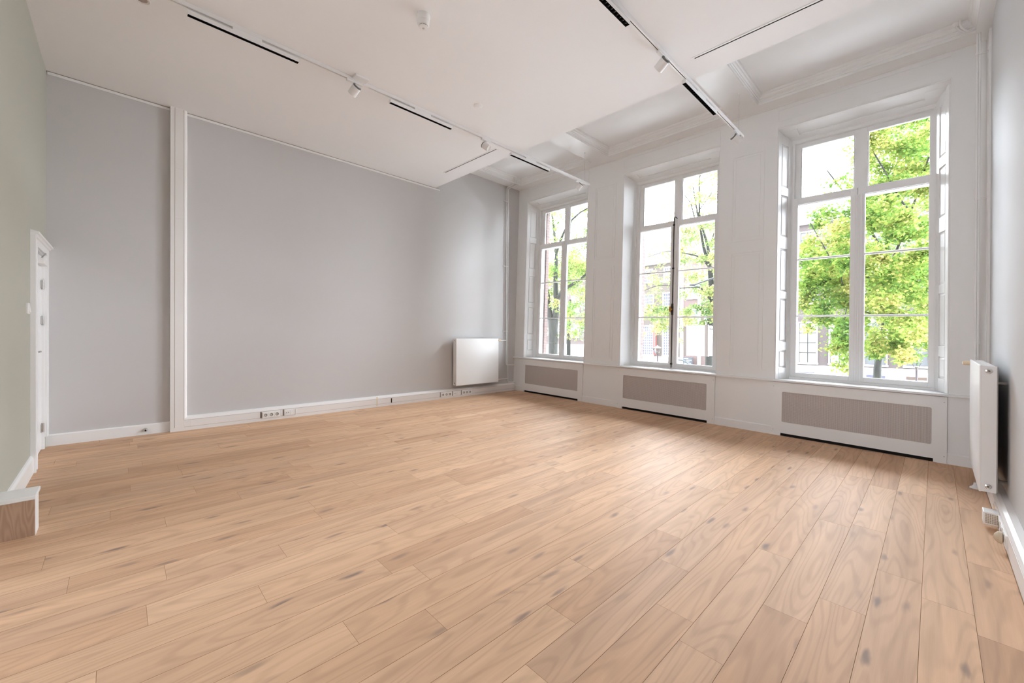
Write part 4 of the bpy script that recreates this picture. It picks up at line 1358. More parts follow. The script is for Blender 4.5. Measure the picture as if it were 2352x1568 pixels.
def tree(label, base, trunk, branches, blobs, size, mat, group):
    t = thing('tree', base, label, 'tree', group, mode=world)
    limb('trunk', trunk[0], trunk[1], trunk[2], t, 18)
    for pts, r0, r1 in branches:
        limb('branch', pts, r0, r1, t, 10)
    foliage(blobs, size, mat, t)
    return t


BLOBS = {
    'w1': [(-8.16,12.48,6.04,0.52,170),(-4.84,8.65,4.18,0.34,170),(-7.37,13.0,6.51,0.36,170),(-7.76,11.22,8.39,0.43,170),(-8.33,9.9,8.37,0.48,170),(-7.65,12.49,9.13,0.36,170),(-5.11,8.51,7.67,0.4,170),(-10.64,13.41,9.76,0.56,170),(-8.4,11.2,4.7,0.45,170),(-9.38,11.95,5.02,0.53,170),(-5.61,10.31,7.43,0.32,170),(-6.1,8.52,5.76,0.38,170),(-9.4,12.59,8.73,0.45,170),(-9.0,12.02,7.55,0.35,170),(-6.73,12.25,9.56,0.47,170),(-8.69,10.33,5.55,0.43,170),(-7.32,9.48,4.42,0.43,170),(-5.42,10.22,4.35,0.34,170),(-5.8,9.04,5.02,0.4,170),(-4.7,8.68,4.44,0.41,170),(-9.51,11.55,8.35,0.52,170),(-8.23,11.23,4.89,0.38,170),(-6.37,8.89,7.85,0.31,170),(-5.49,9.31,4.0,0.29,170),(-5.47,10.53,6.33,0.33,170),(-6.94,10.78,5.17,0.38,170),(-7.04,8.66,4.48,0.37,170),(-7.15,12.16,9.08,0.5,170),(-5.47,9.03,4.91,0.34,170),(-7.87,9.97,5.1,0.39,170),(-7.42,13.38,5.45,0.43,170),(-7.41,10.9,5.75,0.37,170),(-7.32,10.39,8.6,0.48,170),(-5.88,11.0,6.04,0.36,170),(-10.29,12.41,9.11,0.54,170),(-9.1,12.37,5.91,0.48,170),(-6.35,10.32,5.36,0.42,170),(-9.42,12.35,7.67,0.49,170),(-8.85,11.75,4.91,0.45,170),(-8.2,9.75,6.63,0.43,170),(-8.18,11.74,5.53,0.48,170),(-9.01,12.19,6.67,0.51,170),(-9.54,12.85,5.71,0.5,170),(-5.89,11.09,4.43,0.39,170),(-10.62,13.19,5.94,0.47,170),(-7.66,12.15,6.03,0.36,170),(-7.1,11.83,6.62,0.4,170),(-7.54,11.68,5.65,0.46,170),(-9.01,10.71,9.03,0.45,170),(-9.07,11.65,6.36,0.35,170),(-5.77,8.77,7.45,0.3,170),(-6.85,9.47,8.09,0.3,170),(-8.04,11.56,7.82,0.44,170),(-6.28,8.5,4.43,0.34,170),(-6.65,9.08,6.86,0.42,170),(-7.24,11.23,9.05,0.38,170),(-8.41,12.59,4.88,0.42,170),(-5.89,10.35,5.85,0.32,170),(-8.9,13.29,7.3,0.55,170),(-8.61,12.97,8.4,0.35,170),(-9.46,11.58,7.08,0.37,170),(-6.51,10.38,4.74,0.37,170),(-10.52,13.36,9.26,0.45,170),(-6.21,11.48,4.73,0.35,170),(-5.52,10.58,6.53,0.34,170),(-5.05,9.93,6.34,0.36,170),(-8.64,10.72,6.48,0.38,170),(-4.66,8.57,4.56,0.34,170),(-9.49,12.41,5.11,0.4,170),(-10.42,13.44,10.08,0.43,170),(-7.76,11.9,4.04,0.39,150),(-7.67,12.42,5.17,0.34,150),(-6.8,10.34,4.19,0.35,150),(-8.67,12.35,4.52,0.4,150),(-9.27,11.05,4.78,0.45,150),(-4.71,9.07,3.32,0.34,150),(-8.68,12.19,3.83,0.41,150),(-7.29,10.73,2.63,0.34,150),(-5.74,10.33,4.46,0.38,150),(-6.22,10.29,3.86,0.38,150),(-6.15,11.15,4.75,0.35,150),(-6.41,9.69,4.1,0.34,150),(-5.65,10.04,4.75,0.37,150),(-5.03,9.11,3.06,0.34,150),(-6.62,12.16,2.42,0.29,150),(-6.93,11.91,4.71,0.43,150),(-6.18,10.32,4.67,0.4,150),(-8.64,10.86,3.61,0.32,150),(-5.84,9.49,4.77,0.3,150),(-9.61,11.59,5.5,0.43,150),(-6.1,10.94,4.74,0.31,150),(-8.82,13.22,4.21,0.38,150),(-7.95,9.68,3.22,0.37,150),(-7.82,11.5,2.7,0.39,150),(-7.59,10.14,3.64,0.39,150),(-6.64,10.05,4.7,0.32,150),(-7.53,12.21,4.94,0.4,150),(-7.6,9.41,3.26,0.29,150),(-8.63,12.95,4.97,0.39,150),(-6.53,9.13,2.82,0.36,150),(-11.21,13.28,5.61,0.46,150),(-10.53,13.38,5.66,0.45,150),(-6.93,11.81,4.94,0.34,150),(-9.09,11.76,4.59,0.36,150),(-8.04,12.41,3.07,0.3,100),(-7.18,12.48,2.44,0.27,100),(-7.34,12.09,2.15,0.26,100),(-6.77,12.16,2.32,0.21,100),(-7.28,11.67,1.52,0.26,100),(-6.06,10.04,2.88,0.21,100),(-8.2,12.58,2.58,0.24,100),(-6.49,10.07,2.58,0.22,100),(-6.17,9.61,2.19,0.28,100),(-7.68,11.91,1.44,0.29,100),(-5.94,9.91,1.38,0.26,100),(-7.97,12.05,1.97,0.24,100),(-7.1,11.14,2.61,0.24,100),(-5.57,10.07,1.78,0.21,100),(-7.47,10.72,0.37,0.14,50),(-7.01,10.25,1.33,0.15,50)],
    'w2': [(0.52,8.88,6.77,0.18,80),(-0.05,12.24,7.41,0.21,80),(-0.26,9.72,7.05,0.19,80),(-0.41,9.22,5.42,0.24,80),(0.35,8.84,6.33,0.21,80),(-1.57,12.19,7.62,0.29,80),(1.15,8.57,6.84,0.22,80),(0.03,10.01,6.59,0.25,80),(0.54,9.73,5.49,0.23,80),(0.97,8.96,6.98,0.2,80),(-1.43,11.78,6.76,0.25,80),(0.14,9.48,6.42,0.19,80),(0.65,9.3,7.63,0.21,80),(-0.24,10.18,8.04,0.23,80),(-0.27,12.08,7.22,0.28,80),(0.4,10.27,6.56,0.27,80),(-0.19,11.41,5.86,0.28,80),(-0.35,10.03,6.02,0.21,80),(-0.21,9.64,6.28,0.19,80),(1.0,8.61,6.05,0.17,80),(-1.42,11.94,8.11,0.33,80),(0.16,10.22,7.56,0.23,80),(-0.32,11.41,6.26,0.21,80),(-0.41,11.34,8.22,0.25,80),(1.14,8.97,5.51,0.2,80),(0.67,10.24,6.79,0.23,80),(0.29,10.63,5.66,0.3,80),(-0.45,11.76,8.56,0.26,80),(-0.13,8.63,5.23,0.24,80),(0.01,10.07,5.75,0.21,80),(-0.64,10.75,8.03,0.24,80),(0.51,9.91,7.34,0.21,80),(0.22,11.9,6.21,0.27,80),(-0.84,11.83,8.59,0.27,80),(-1.55,12.1,7.03,0.24,80),(0.12,11.23,7.59,0.29,80),(0.27,10.01,5.91,0.19,80),(0.37,9.24,6.28,0.22,80),(-0.43,10.4,7.35,0.27,80),(-0.81,11.76,5.96,0.32,80),(0.11,10.74,3.3,0.3,140),(-0.72,11.28,3.74,0.28,140),(0.04,9.03,5.19,0.23,140),(-0.35,11.41,3.06,0.26,140),(0.29,11.42,4.85,0.22,140),(-0.36,12.34,3.5,0.34,140),(-0.18,11.51,2.75,0.29,140),(-1.38,12.11,4.22,0.26,140),(0.79,10.19,3.63,0.2,140),(-0.64,11.18,5.34,0.33,140),(0.69,10.17,3.39,0.21,140),(-0.15,11.42,3.85,0.26,140),(0.75,9.86,4.75,0.22,140),(0.51,9.34,2.35,0.26,140),(0.88,8.94,4.53,0.24,140),(0.1,11.47,2.58,0.26,140),(-0.94,12.14,4.12,0.27,140),(-1.33,12.37,3.87,0.26,140),(-1.21,10.84,5.63,0.3,140),(-0.95,10.96,5.31,0.3,140),(0.77,8.93,2.87,0.24,140),(0.66,9.91,2.17,0.29,140),(0.46,9.57,2.27,0.27,140),(0.95,9.08,3.71,0.21,140),(-0.29,9.28,5.25,0.27,140),(-1.33,11.5,3.16,0.33,140),(-0.21,12.21,3.31,0.34,140),(0.61,9.09,2.1,0.2,140),(-0.82,10.12,5.08,0.26,140),(0.72,9.02,2.84,0.23,140),(0.44,9.15,4.12,0.25,140),(-0.42,10.58,3.29,0.33,140),(0.26,11.59,5.66,0.3,140),(-0.55,10.52,5.44,0.25,140),(0.41,10.15,2.33,0.23,140),(-0.62,11.7,3.36,0.29,140),(-1.12,11.92,4.9,0.3,140),(-0.62,9.6,4.18,0.28,140),(-0.34,9.06,4.59,0.25,140),(0.82,10.17,3.63,0.3,140),(-1.49,11.78,4.86,0.23,140),(0.95,8.76,4.04,0.21,140),(-0.3,10.66,4.42,0.22,140),(-0.62,10.38,2.19,0.27,140),(-1.74,12.33,5.3,0.33,140),(-0.03,10.19,5.52,0.29,140),(-0.91,12.13,3.85,0.31,140),(0.72,8.79,5.15,0.26,140),(-0.69,10.65,1.9,0.24,110),(0.23,9.3,1.81,0.2,110),(-0.82,10.99,1.84,0.18,110),(-0.39,9.94,2.3,0.17,110),(0.12,9.34,2.34,0.18,110),(-1.14,10.79,2.3,0.24,110),(0.86,9.9,1.26,0.12,80),(0.38,10.41,1.33,0.12,80),(0.71,9.4,1.97,0.16,80),(0.86,9.23,1.5,0.15,80),(1.18,9.14,1.59,0.12,80),(-0.23,8.87,1.55,0.13,50),(-0.18,8.74,1.07,0.14,50)],
    'w2l': [(-2.68,11.06,3.91,0.19,50),(-1.01,8.53,2.98,0.21,50),(-2.18,10.64,3.95,0.24,50),(-1.76,8.63,3.69,0.18,50),(-2.48,10.79,4.19,0.26,50),(-2.45,11.0,3.94,0.26,50),(-0.76,9.56,2.18,0.16,50),(-1.03,10.07,5.12,0.22,50),(-2.52,11.74,4.54,0.21,50),(-1.12,8.98,2.66,0.18,50),(-1.34,9.23,3.51,0.19,50),(-2.96,11.89,5.51,0.21,50),(-2.67,11.09,3.07,0.2,50),(-1.1,9.86,3.36,0.21,50),(-2.98,11.57,5.03,0.22,50),(-0.59,8.98,4.56,0.15,50),(-0.62,8.53,3.37,0.15,50),(-1.89,11.55,4.06,0.17,50),(-2.07,11.02,5.32,0.23,50),(-2.41,11.82,5.13,0.19,50),(-1.85,8.82,3.15,0.16,50),(-2.59,11.62,3.59,0.25,50),(-3.26,11.45,3.66,0.19,50),(-1.08,9.55,4.47,0.15,50),(-2.06,11.66,4.02,0.22,50),(-2.23,10.78,3.57,0.18,50),(-2.29,9.87,2.19,0.2,95),(-1.03,8.79,1.63,0.17,95),(-1.9,10.3,2.14,0.21,95),(-1.51,10.07,2.25,0.23,95),(-2.29,10.28,2.38,0.19,95),(-1.73,10.41,2.02,0.17,95),(-0.7,8.71,2.24,0.2,95),(-0.54,8.6,1.96,0.22,95),(-1.91,9.95,2.01,0.18,95),(-1.23,8.69,2.27,0.15,95),(-1.51,10.24,2.27,0.17,95),(-2.28,10.39,2.6,0.24,95),(-0.52,8.71,2.05,0.18,95),(-1.01,8.72,2.3,0.19,95),(-0.9,9.04,1.66,0.1,60),(-1.3,9.05,1.6,0.15,60),(-1.29,9.01,1.63,0.15,60),(-1.55,9.42,1.46,0.12,60),(-0.66,8.64,1.48,0.09,60),(-1.76,8.94,1.36,0.13,40),(-1.77,8.78,1.33,0.12,40),(-1.16,9.64,6.53,0.13,34),(-0.46,8.65,5.78,0.14,34),(-0.54,8.74,5.64,0.13,34),(-0.88,8.88,6.13,0.11,34),(-1.81,9.0,6.9,0.09,18)],
    'w3': [(5.69,12.31,7.36,0.4,260),(5.03,12.32,8.03,0.29,260),(5.26,12.87,7.91,0.29,260),(5.75,11.51,6.38,0.25,260),(6.21,12.19,7.62,0.34,260),(5.36,11.22,6.19,0.3,260),(5.87,11.41,6.97,0.33,260),(6.0,10.22,7.37,0.23,260),(5.96,12.1,6.45,0.26,260),(5.68,8.16,6.02,0.23,260),(6.28,8.81,5.23,0.3,260),(5.75,11.05,7.2,0.27,260),(5.74,11.59,6.87,0.32,260),(5.36,11.54,7.72,0.31,260),(5.7,9.94,5.93,0.32,260),(4.61,12.12,8.32,0.3,260),(5.96,10.02,7.43,0.28,260),(6.01,10.37,6.65,0.23,260),(5.99,10.93,6.11,0.35,260),(5.65,12.18,6.71,0.35,260),(4.46,12.94,6.79,0.32,260),(5.0,8.05,6.53,0.26,260),(5.08,7.52,6.57,0.25,260),(5.25,9.64,6.05,0.25,260),(6.24,11.29,5.82,0.27,260),(5.4,9.75,6.71,0.23,260),(5.41,11.31,6.39,0.37,260),(5.77,12.29,6.58,0.39,260),(5.98,11.13,7.06,0.33,260),(6.14,9.94,5.91,0.25,260),(5.18,11.25,7.83,0.36,260),(4.87,12.12,7.45,0.32,260),(4.92,9.49,6.41,0.25,260),(5.12,8.08,6.3,0.21,260),(6.02,12.58,7.79,0.27,260),(4.65,11.66,7.18,0.34,260),(5.97,12.55,7.45,0.35,260),(5.61,9.85,7.35,0.28,260),(6.06,9.12,6.77,0.31,260),(4.95,8.71,6.32,0.3,260),(5.63,11.52,8.17,0.31,260),(5.14,11.78,6.36,0.31,260),(5.81,10.35,7.58,0.24,260),(5.74,11.0,5.82,0.25,260),(5.57,9.94,6.67,0.25,260),(5.33,7.89,6.12,0.28,260),(5.27,8.0,6.52,0.24,260),(6.22,8.03,6.19,0.23,260),(6.23,9.38,7.13,0.24,260),(5.89,8.04,5.95,0.3,260),(5.27,9.99,6.25,0.35,260),(4.89,9.07,7.2,0.26,260),(6.06,9.41,6.26,0.28,260),(6.08,9.98,6.28,0.31,260),(5.73,9.84,6.74,0.24,260),(5.5,9.18,5.49,0.27,260),(5.77,8.46,5.85,0.26,260),(4.68,12.48,6.98,0.29,260),(4.93,9.06,6.22,0.31,260),(4.92,8.39,6.41,0.26,260),(5.81,12.12,3.6,0.38,310),(5.82,8.06,1.65,0.25,310),(5.42,7.67,2.57,0.3,310),(5.2,12.66,2.21,0.42,310),(5.22,12.98,1.81,0.3,310),(5.96,9.75,2.26,0.26,310),(4.81,12.59,4.35,0.34,310),(5.19,9.62,2.82,0.31,310),(5.63,7.21,3.85,0.28,310),(5.81,10.0,4.56,0.3,310),(5.5,11.67,1.52,0.3,310),(5.43,7.97,2.66,0.31,310),(4.93,8.64,3.3,0.29,310),(4.52,12.93,5.56,0.41,310),(5.31,7.19,3.22,0.21,310),(5.15,8.87,1.08,0.25,310),(4.55,12.97,6.24,0.4,310),(6.2,11.7,1.84,0.28,310),(5.22,7.39,4.03,0.22,310),(5.98,7.06,2.97,0.22,310),(6.09,11.38,1.75,0.34,310),(6.2,9.3,2.96,0.28,310),(5.29,8.56,5.29,0.27,310),(5.05,8.48,5.14,0.26,310),(6.25,12.02,3.64,0.35,310),(5.73,9.36,4.09,0.26,310),(5.72,11.74,1.76,0.29,310),(5.8,7.03,4.0,0.22,310),(5.04,10.99,5.13,0.33,310),(5.33,8.24,2.18,0.32,310),(4.83,11.23,3.17,0.36,310),(5.51,10.77,1.65,0.34,310),(4.87,9.79,5.0,0.31,310),(4.97,9.08,2.22,0.29,310),(5.66,8.81,1.73,0.28,310),(5.77,8.87,2.53,0.25,310),(5.47,10.87,3.02,0.26,310),(5.57,8.17,2.89,0.22,310),(6.21,9.99,5.5,0.26,310),(4.96,7.97,4.2,0.26,310),(6.19,9.11,5.01,0.29,310),(5.8,8.37,5.17,0.24,310),(6.18,8.55,3.35,0.26,310),(5.48,11.0,5.32,0.35,310),(5.45,11.62,3.43,0.39,310),(5.73,10.03,5.53,0.31,310),(5.34,9.21,2.47,0.3,310),(5.66,12.55,2.8,0.37,310),(5.94,8.38,2.26,0.27,310),(5.69,11.53,5.85,0.28,310),(5.49,11.33,3.46,0.36,310),(5.54,9.66,1.29,0.3,310),(6.31,11.28,4.33,0.37,310),(4.79,10.91,2.17,0.33,310),(6.06,7.88,1.59,0.25,310),(5.65,12.75,2.66,0.39,310),(6.07,9.56,5.22,0.33,310),(6.25,9.0,2.07,0.3,310),(5.58,10.82,2.67,0.36,310),(5.91,9.96,1.15,0.29,310),(5.89,7.29,2.74,0.29,310),(5.44,7.25,3.04,0.22,310),(6.22,8.79,4.08,0.3,310),(5.11,10.41,2.67,0.37,310),(5.59,8.55,3.94,0.25,310),(4.92,7.89,4.85,0.25,310),(6.01,9.13,1.27,0.24,310),(5.24,9.87,2.8,0.25,310),(5.69,7.86,4.04,0.29,310),(4.76,11.6,4.05,0.34,310),(6.1,12.68,4.67,0.27,310),(6.19,7.02,3.18,0.21,310),(6.31,11.42,2.42,0.35,310),(4.75,9.79,4.43,0.36,310),(6.16,12.92,5.61,0.34,310),(5.26,9.56,5.35,0.3,310),(5.34,12.69,4.85,0.34,310),(5.35,8.47,1.99,0.26,310),(4.64,12.98,5.47,0.38,310),(5.56,11.03,2.66,0.32,310),(5.51,7.18,4.42,0.21,310),(5.88,8.4,3.82,0.24,310),(5.44,12.11,5.27,0.33,310),(4.62,12.34,6.21,0.37,310),(5.41,7.28,2.18,0.29,310),(6.25,7.3,2.3,0.23,310),(6.11,8.25,2.7,0.23,310),(5.01,8.09,3.11,0.27,310),(6.18,9.95,1.47,0.32,310),(4.78,12.19,1.29,0.35,310),(6.12,12.88,4.81,0.31,310),(6.21,12.61,1.87,0.36,310),(4.76,10.93,4.79,0.39,310),(5.86,9.09,5.26,0.26,310),(5.0,10.1,4.85,0.29,310),(4.99,12.68,4.34,0.37,310),(6.02,7.19,1.28,0.28,310),(4.75,11.44,5.34,0.37,310),(5.7,11.33,3.68,0.31,310),(5.23,7.68,4.3,0.21,310),(5.84,9.37,0.66,0.15,190),(5.13,9.73,0.74,0.14,190),(5.8,8.62,0.7,0.15,190),(5.1,9.4,0.84,0.15,190),(5.16,9.76,0.86,0.17,190),(5.5,10.87,0.94,0.17,190),(5.65,10.05,0.65,0.17,190),(5.69,8.98,0.81,0.15,190),(5.59,9.14,1.05,0.13,190),(5.19,10.19,0.97,0.2,190),(5.52,10.97,1.12,0.15,190),(5.48,9.22,0.85,0.19,190),(5.8,8.28,0.83,0.13,90),(5.66,9.47,0.85,0.11,90),(5.64,9.96,0.98,0.14,90),(5.73,9.31,0.88,0.11,90),(6.11,9.16,1.09,0.12,80),(6.33,9.71,0.88,0.15,80),(6.21,8.94,0.97,0.11,80)],
    'w3l': [(4.58,7.99,3.63,0.28,250),(4.0,9.69,3.6,0.27,250),(4.31,8.02,4.62,0.26,250),(4.37,10.56,3.67,0.26,250),(3.57,8.36,3.45,0.27,250),(4.55,7.51,4.15,0.23,250),(4.22,11.44,4.21,0.25,250),(4.31,9.82,4.29,0.24,250),(3.45,9.93,4.19,0.32,250),(4.07,10.1,4.23,0.28,250),(3.71,10.23,4.87,0.26,250),(3.65,10.12,3.86,0.27,250),(4.56,8.9,4.31,0.27,250),(4.07,11.06,4.58,0.22,250),(3.83,11.02,3.54,0.25,250),(4.27,11.24,4.31,0.26,250),(3.99,11.46,4.12,0.27,250),(3.68,10.23,5.22,0.22,250),(4.67,8.26,4.53,0.28,250),(4.08,8.88,3.47,0.22,250),(3.19,11.03,3.5,0.32,250),(3.31,11.12,3.94,0.31,250),(3.19,11.33,4.3,0.31,250),(3.87,7.79,3.88,0.24,250),(4.23,9.83,3.07,0.26,320),(4.39,10.05,2.57,0.27,320),(4.68,7.96,3.19,0.26,320),(4.46,10.92,2.57,0.3,320),(4.43,9.38,2.26,0.23,320),(3.79,9.35,1.86,0.23,320),(4.89,8.21,1.69,0.2,320),(4.37,9.4,2.87,0.27,320),(3.81,8.32,2.44,0.22,320),(3.84,11.08,3.01,0.24,320),(4.71,8.87,3.01,0.2,320),(3.46,11.41,2.18,0.32,320),(3.7,8.17,2.73,0.22,320),(3.59,10.22,3.49,0.28,320),(3.88,8.07,3.02,0.2,320),(3.87,10.59,3.32,0.25,320),(4.37,11.22,1.9,0.25,320),(4.51,11.04,2.85,0.27,320),(3.91,10.53,3.3,0.26,320),(4.63,9.22,2.24,0.2,320),(3.69,8.98,2.84,0.27,320),(2.82,11.07,3.02,0.36,320),(4.24,9.91,2.35,0.32,320),(4.46,9.48,2.74,0.3,320),(4.19,8.73,2.44,0.26,320),(3.68,11.5,1.94,0.36,320),(4.87,7.79,3.23,0.21,320),(4.62,8.53,2.46,0.2,320),(3.62,8.27,2.17,0.21,320),(4.0,10.83,3.59,0.3,320),(4.49,10.42,2.29,0.24,320),(3.93,9.07,2.9,0.3,320),(3.81,10.02,2.16,0.22,320),(3.3,10.66,2.7,0.25,320),(4.33,8.65,1.31,0.19,190),(4.86,8.2,0.97,0.17,190),(4.53,8.48,1.63,0.15,190),(4.5,9.75,0.55,0.21,190),(4.4,8.89,1.04,0.17,190),(4.62,7.99,1.13,0.18,190),(4.78,8.32,0.92,0.16,190),(4.65,8.24,1.05,0.18,190),(4.31,9.7,0.93,0.19,190),(4.48,9.17,1.03,0.17,190),(4.32,8.15,0.86,0.19,190),(4.56,7.94,1.49,0.22,190),(4.06,9.35,1.7,0.19,190),(4.79,9.27,1.57,0.19,190),(3.59,9.26,1.49,0.11,45),(3.55,9.18,1.73,0.13,45),(3.62,9.13,1.49,0.12,45),(4.71,8.57,0.24,0.1,50),(4.56,8.19,0.43,0.09,50),(4.56,8.59,0.23,0.1,50),(4.43,8.2,0.44,0.09,50),(4.6,8.51,0.57,0.11,50),(4.08,9.38,5.58,0.1,55),(4.43,8.43,5.61,0.12,55),(4.51,9.28,5.63,0.11,55),(4.63,7.86,5.39,0.12,55),(4.58,8.85,5.6,0.14,55),(4.18,8.59,5.61,0.1,55),(4.53,8.7,6.52,0.09,30)],
    'far': [(-16.61,23.84,7.0,1.14,150),(-18.6,23.94,4.96,1.26,150),(-18.91,23.65,13.29,0.92,150),(-15.62,24.08,1.99,0.93,150),(-14.97,23.22,3.78,0.93,150),(-17.15,23.05,13.29,1.01,150),(-21.33,25.02,14.54,1.08,150),(-16.3,25.35,2.48,0.98,150),(-18.04,26.35,11.34,1.1,150),(-17.82,25.51,5.44,1.24,150),(-18.78,23.84,13.58,1.33,150),(-20.59,23.55,12.09,1.11,150),(-14.56,22.52,12.07,0.78,150),(-19.11,24.26,5.78,1.19,150),(-17.83,24.04,10.59,0.87,150),(-14.06,22.49,5.14,0.85,150),(-17.43,25.74,8.79,1.24,150),(-19.32,23.01,4.38,0.93,150),(-15.96,23.51,4.31,0.99,150),(-16.61,24.22,11.29,1.3,150),(-22.44,26.44,2.94,1.5,150),(-19.72,24.19,13.22,0.97,150),(-16.88,26.21,7.91,1.11,150),(-16.75,22.63,2.49,0.92,150),(-17.09,25.91,7.64,1.35,150),(-17.5,25.76,7.39,1.13,150),(-21.99,26.62,12.31,1.24,150),(-23.69,26.97,7.73,1.34,150),(-18.85,25.15,9.63,1.19,150),(-19.87,26.43,3.45,1.33,150),(-4.27,22.99,3.93,0.73,100),(-7.32,26.75,9.07,0.76,100),(-4.36,24.02,3.1,0.59,100),(-7.13,25.55,4.96,0.78,100),(-5.55,25.29,8.87,0.9,100),(-4.77,24.87,5.38,0.61,100),(-5.5,22.36,6.42,0.6,100),(-4.19,24.81,4.34,0.83,100),(-4.24,24.14,4.68,0.72,100),(-3.44,22.76,2.09,0.81,100),(-5.47,25.47,7.36,0.72,100),(-4.91,24.93,5.43,0.63,100),(-4.69,25.81,2.18,0.72,100),(-4.94,24.73,9.04,0.72,100),(-4.84,22.35,7.24,0.71,100),(-6.14,23.66,8.58,0.65,100),(4.14,20.33,4.73,0.93,230),(5.25,21.07,1.99,0.87,230),(6.14,20.71,5.99,0.77,230),(5.78,23.99,6.39,1.17,230),(4.78,22.88,7.64,0.9,230),(3.95,25.86,4.41,1.19,230),(4.29,23.04,2.38,0.86,230),(5.06,21.27,6.65,0.87,230),(4.3,22.74,6.23,1.07,230),(4.22,23.48,6.04,0.91,230),(4.99,24.23,5.86,0.95,230),(4.85,22.91,7.64,0.97,230),(3.93,24.87,2.9,1.23,230),(5.62,21.17,1.02,0.76,230),(3.04,20.83,6.56,1.14,230),(2.8,23.57,7.86,1.16,230),(4.37,23.09,4.64,1.13,230),(5.67,21.99,1.88,0.73,230),(4.77,24.48,5.43,1.18,230),(5.3,22.0,3.26,1.02,230),(4.74,25.21,7.95,1.04,230),(4.24,24.99,8.21,1.05,230)],
}

G = 'trees on the quay outside the windows'
tree('thick-trunked tree forking outside the leftmost window', (-7.40, 10, -3),
     ([(-7.40, 10, -3), (-7.40, 10, -0.5), (-7.39, 10, 1.2), (-7.42, 10, 2.15)], 0.25, 0.235),
     [([(-7.47, 10, 1.7), (-7.60, 10, 2.3), (-7.74, 10, 3.16), (-7.96, 10, 4.32), (-8.09, 10, 6.18)], 0.19, 0.08),
      ([(-7.36, 10.05, 1.7), (-7.29, 10.1, 2.5), (-7.29, 10.1, 3.14), (-7.33, 10.1, 4.27), (-7.28, 10.1, 5.38), (-7.4, 10.1, 6.53), (-7.58, 10.1, 7.7)], 0.18, 0.05),
      ([(-7.28, 10.1, 3.0), (-6.84, 10.0, 3.55), (-6.29, 10.0, 3.80), (-5.63, 10.0, 4.08), (-5.19, 10.0, 4.4)], 0.10, 0.05),
      ([(-7.3, 10.1, 5.5), (-6.7, 9.9, 6.4), (-6.15, 9.8, 6.89), (-5.62, 9.8, 7.2), (-5.12, 9.8, 7.34)], 0.07, 0.03)],
     BLOBS['w1'], 0.095, LEAF_A, G)
tree('slender open tree seen through the middle window behind the white sign', (0.35, 10, -3),
     ([(0.33, 10, -3), (0.335, 10, 0.3), (0.37, 10, 1.6), (0.42, 10, 2.4), (0.41, 10, 3.2), (0.36, 10, 4.0)], 0.145, 0.085),
     [([(0.36, 10, 3.9), (0.16, 10, 4.55), (0.06, 10, 5.07), (-0.14, 10, 6.2), (-0.28, 10, 7.08)], 0.065, 0.02),
      ([(0.39, 10, 3.8), (0.3, 10, 4.58), (0.19, 10, 5.04), (-0.01, 10, 5.84), (-0.05, 10, 7.19), (0.05, 10, 7.83)], 0.06, 0.02),
      ([(0.36, 10, 3.85), (0.06, 10, 4.26), (-0.3, 10, 4.45), (-0.68, 10, 4.58)], 0.045, 0.018),
      ([(0.42, 9.9, 2.65), (0.19, 9.6, 3.06), (-0.13, 9.6, 3.12), (-0.6, 9.6, 3.13)], 0.04, 0.016),
      ([(0.22, 10.1, 4.6), (0.34, 10.2, 4.89), (0.43, 10.2, 5.2)], 0.03, 0.014),
      ([(0.0, 9.8, 5.8), (0.18, 9.5, 6.01), (0.53, 9.5, 6.42), (0.68, 9.5, 6.78)], 0.028, 0.010),
      ([(-0.1, 9.7, 5.8), (-0.19, 9.5, 6.35), (-0.44, 9.5, 6.74)], 0.024, 0.010),
      ([(-0.6, 9.7, 3.13), (-1.3, 9.4, 3.3), (-2.1, 9.0, 3.0)], 0.018, 0.007),
      ([(-0.68, 10, 4.58), (-1.2, 9.8, 4.7), (-1.9, 9.4, 4.5)], 0.018, 0.007)],
     BLOBS['w2'] + BLOBS['w2l'], 0.088, LEAF_B, G)
tree('dense green tree filling the rightmost window', (4.90, 13, -3),
     ([(4.89, 13, -3), (4.91, 13, -0.2), (4.93, 13, 0.30), (4.99, 13, 0.85), (5.05, 13, 1.30), (5.09, 12.95, 1.9), (5.12, 12.9, 2.6), (5.15, 12.8, 3.86), (5.2, 12.6, 6.5)], 0.125, 0.05),
     [([(5.15, 12.6, 1.7), (5.4, 11.4, 2.1), (5.2, 11, 2.49), (5.02, 11, 2.76), (4.84, 11, 3.08), (4.62, 11, 3.66)], 0.06, 0.03),
      ([(5.06, 8.5, 6.39), (5.27, 8.5, 5.85), (5.47, 8.5, 5.33), (5.68, 8.5, 4.76), (5.97, 8.5, 4.24)], 0.016, 0.024),
      ([(4.13, 9, 3.40), (4.13, 9, 3.58), (3.86, 9, 4.21), (3.65, 9, 4.71)], 0.022, 0.010),
      ([(4.97, 8.5, 1.9), (5.19, 8.5, 1.81), (5.53, 8.5, 1.82), (5.86, 8.5, 1.89)], 0.018, 0.010),
      ([(4.63, 8.2, 2.02), (4.54, 8.2, 1.37), (4.49, 8.2, 0.89)], 0.014, 0.006),
      ([(3.34, 9, 2.64), (3.66, 9, 2.65), (3.87, 9, 2.77), (4.18, 9, 2.93)], 0.010, 0.018),
      ([(4.44, 8.5, 3.4), (4.47, 8.5, 2.85), (4.52, 8.5, 2.66)], 0.016, 0.010),
      ([(5.6, 9, 1.31), (5.72, 9, 1.6)], 0.012, 0.018),
      ([(5.15, 12.7, 4.0), (4.6, 11, 5.2), (4.0, 9.4, 6.3)], 0.045, 0.015),
      ([(5.18, 12.7, 3.4), (5.8, 11, 5.0), (6.3, 9.0, 6.4)], 0.045, 0.015)],
     BLOBS['w3'] + BLOBS['w3l'], 0.084, LEAF_C, G)
F = BLOBS['far']
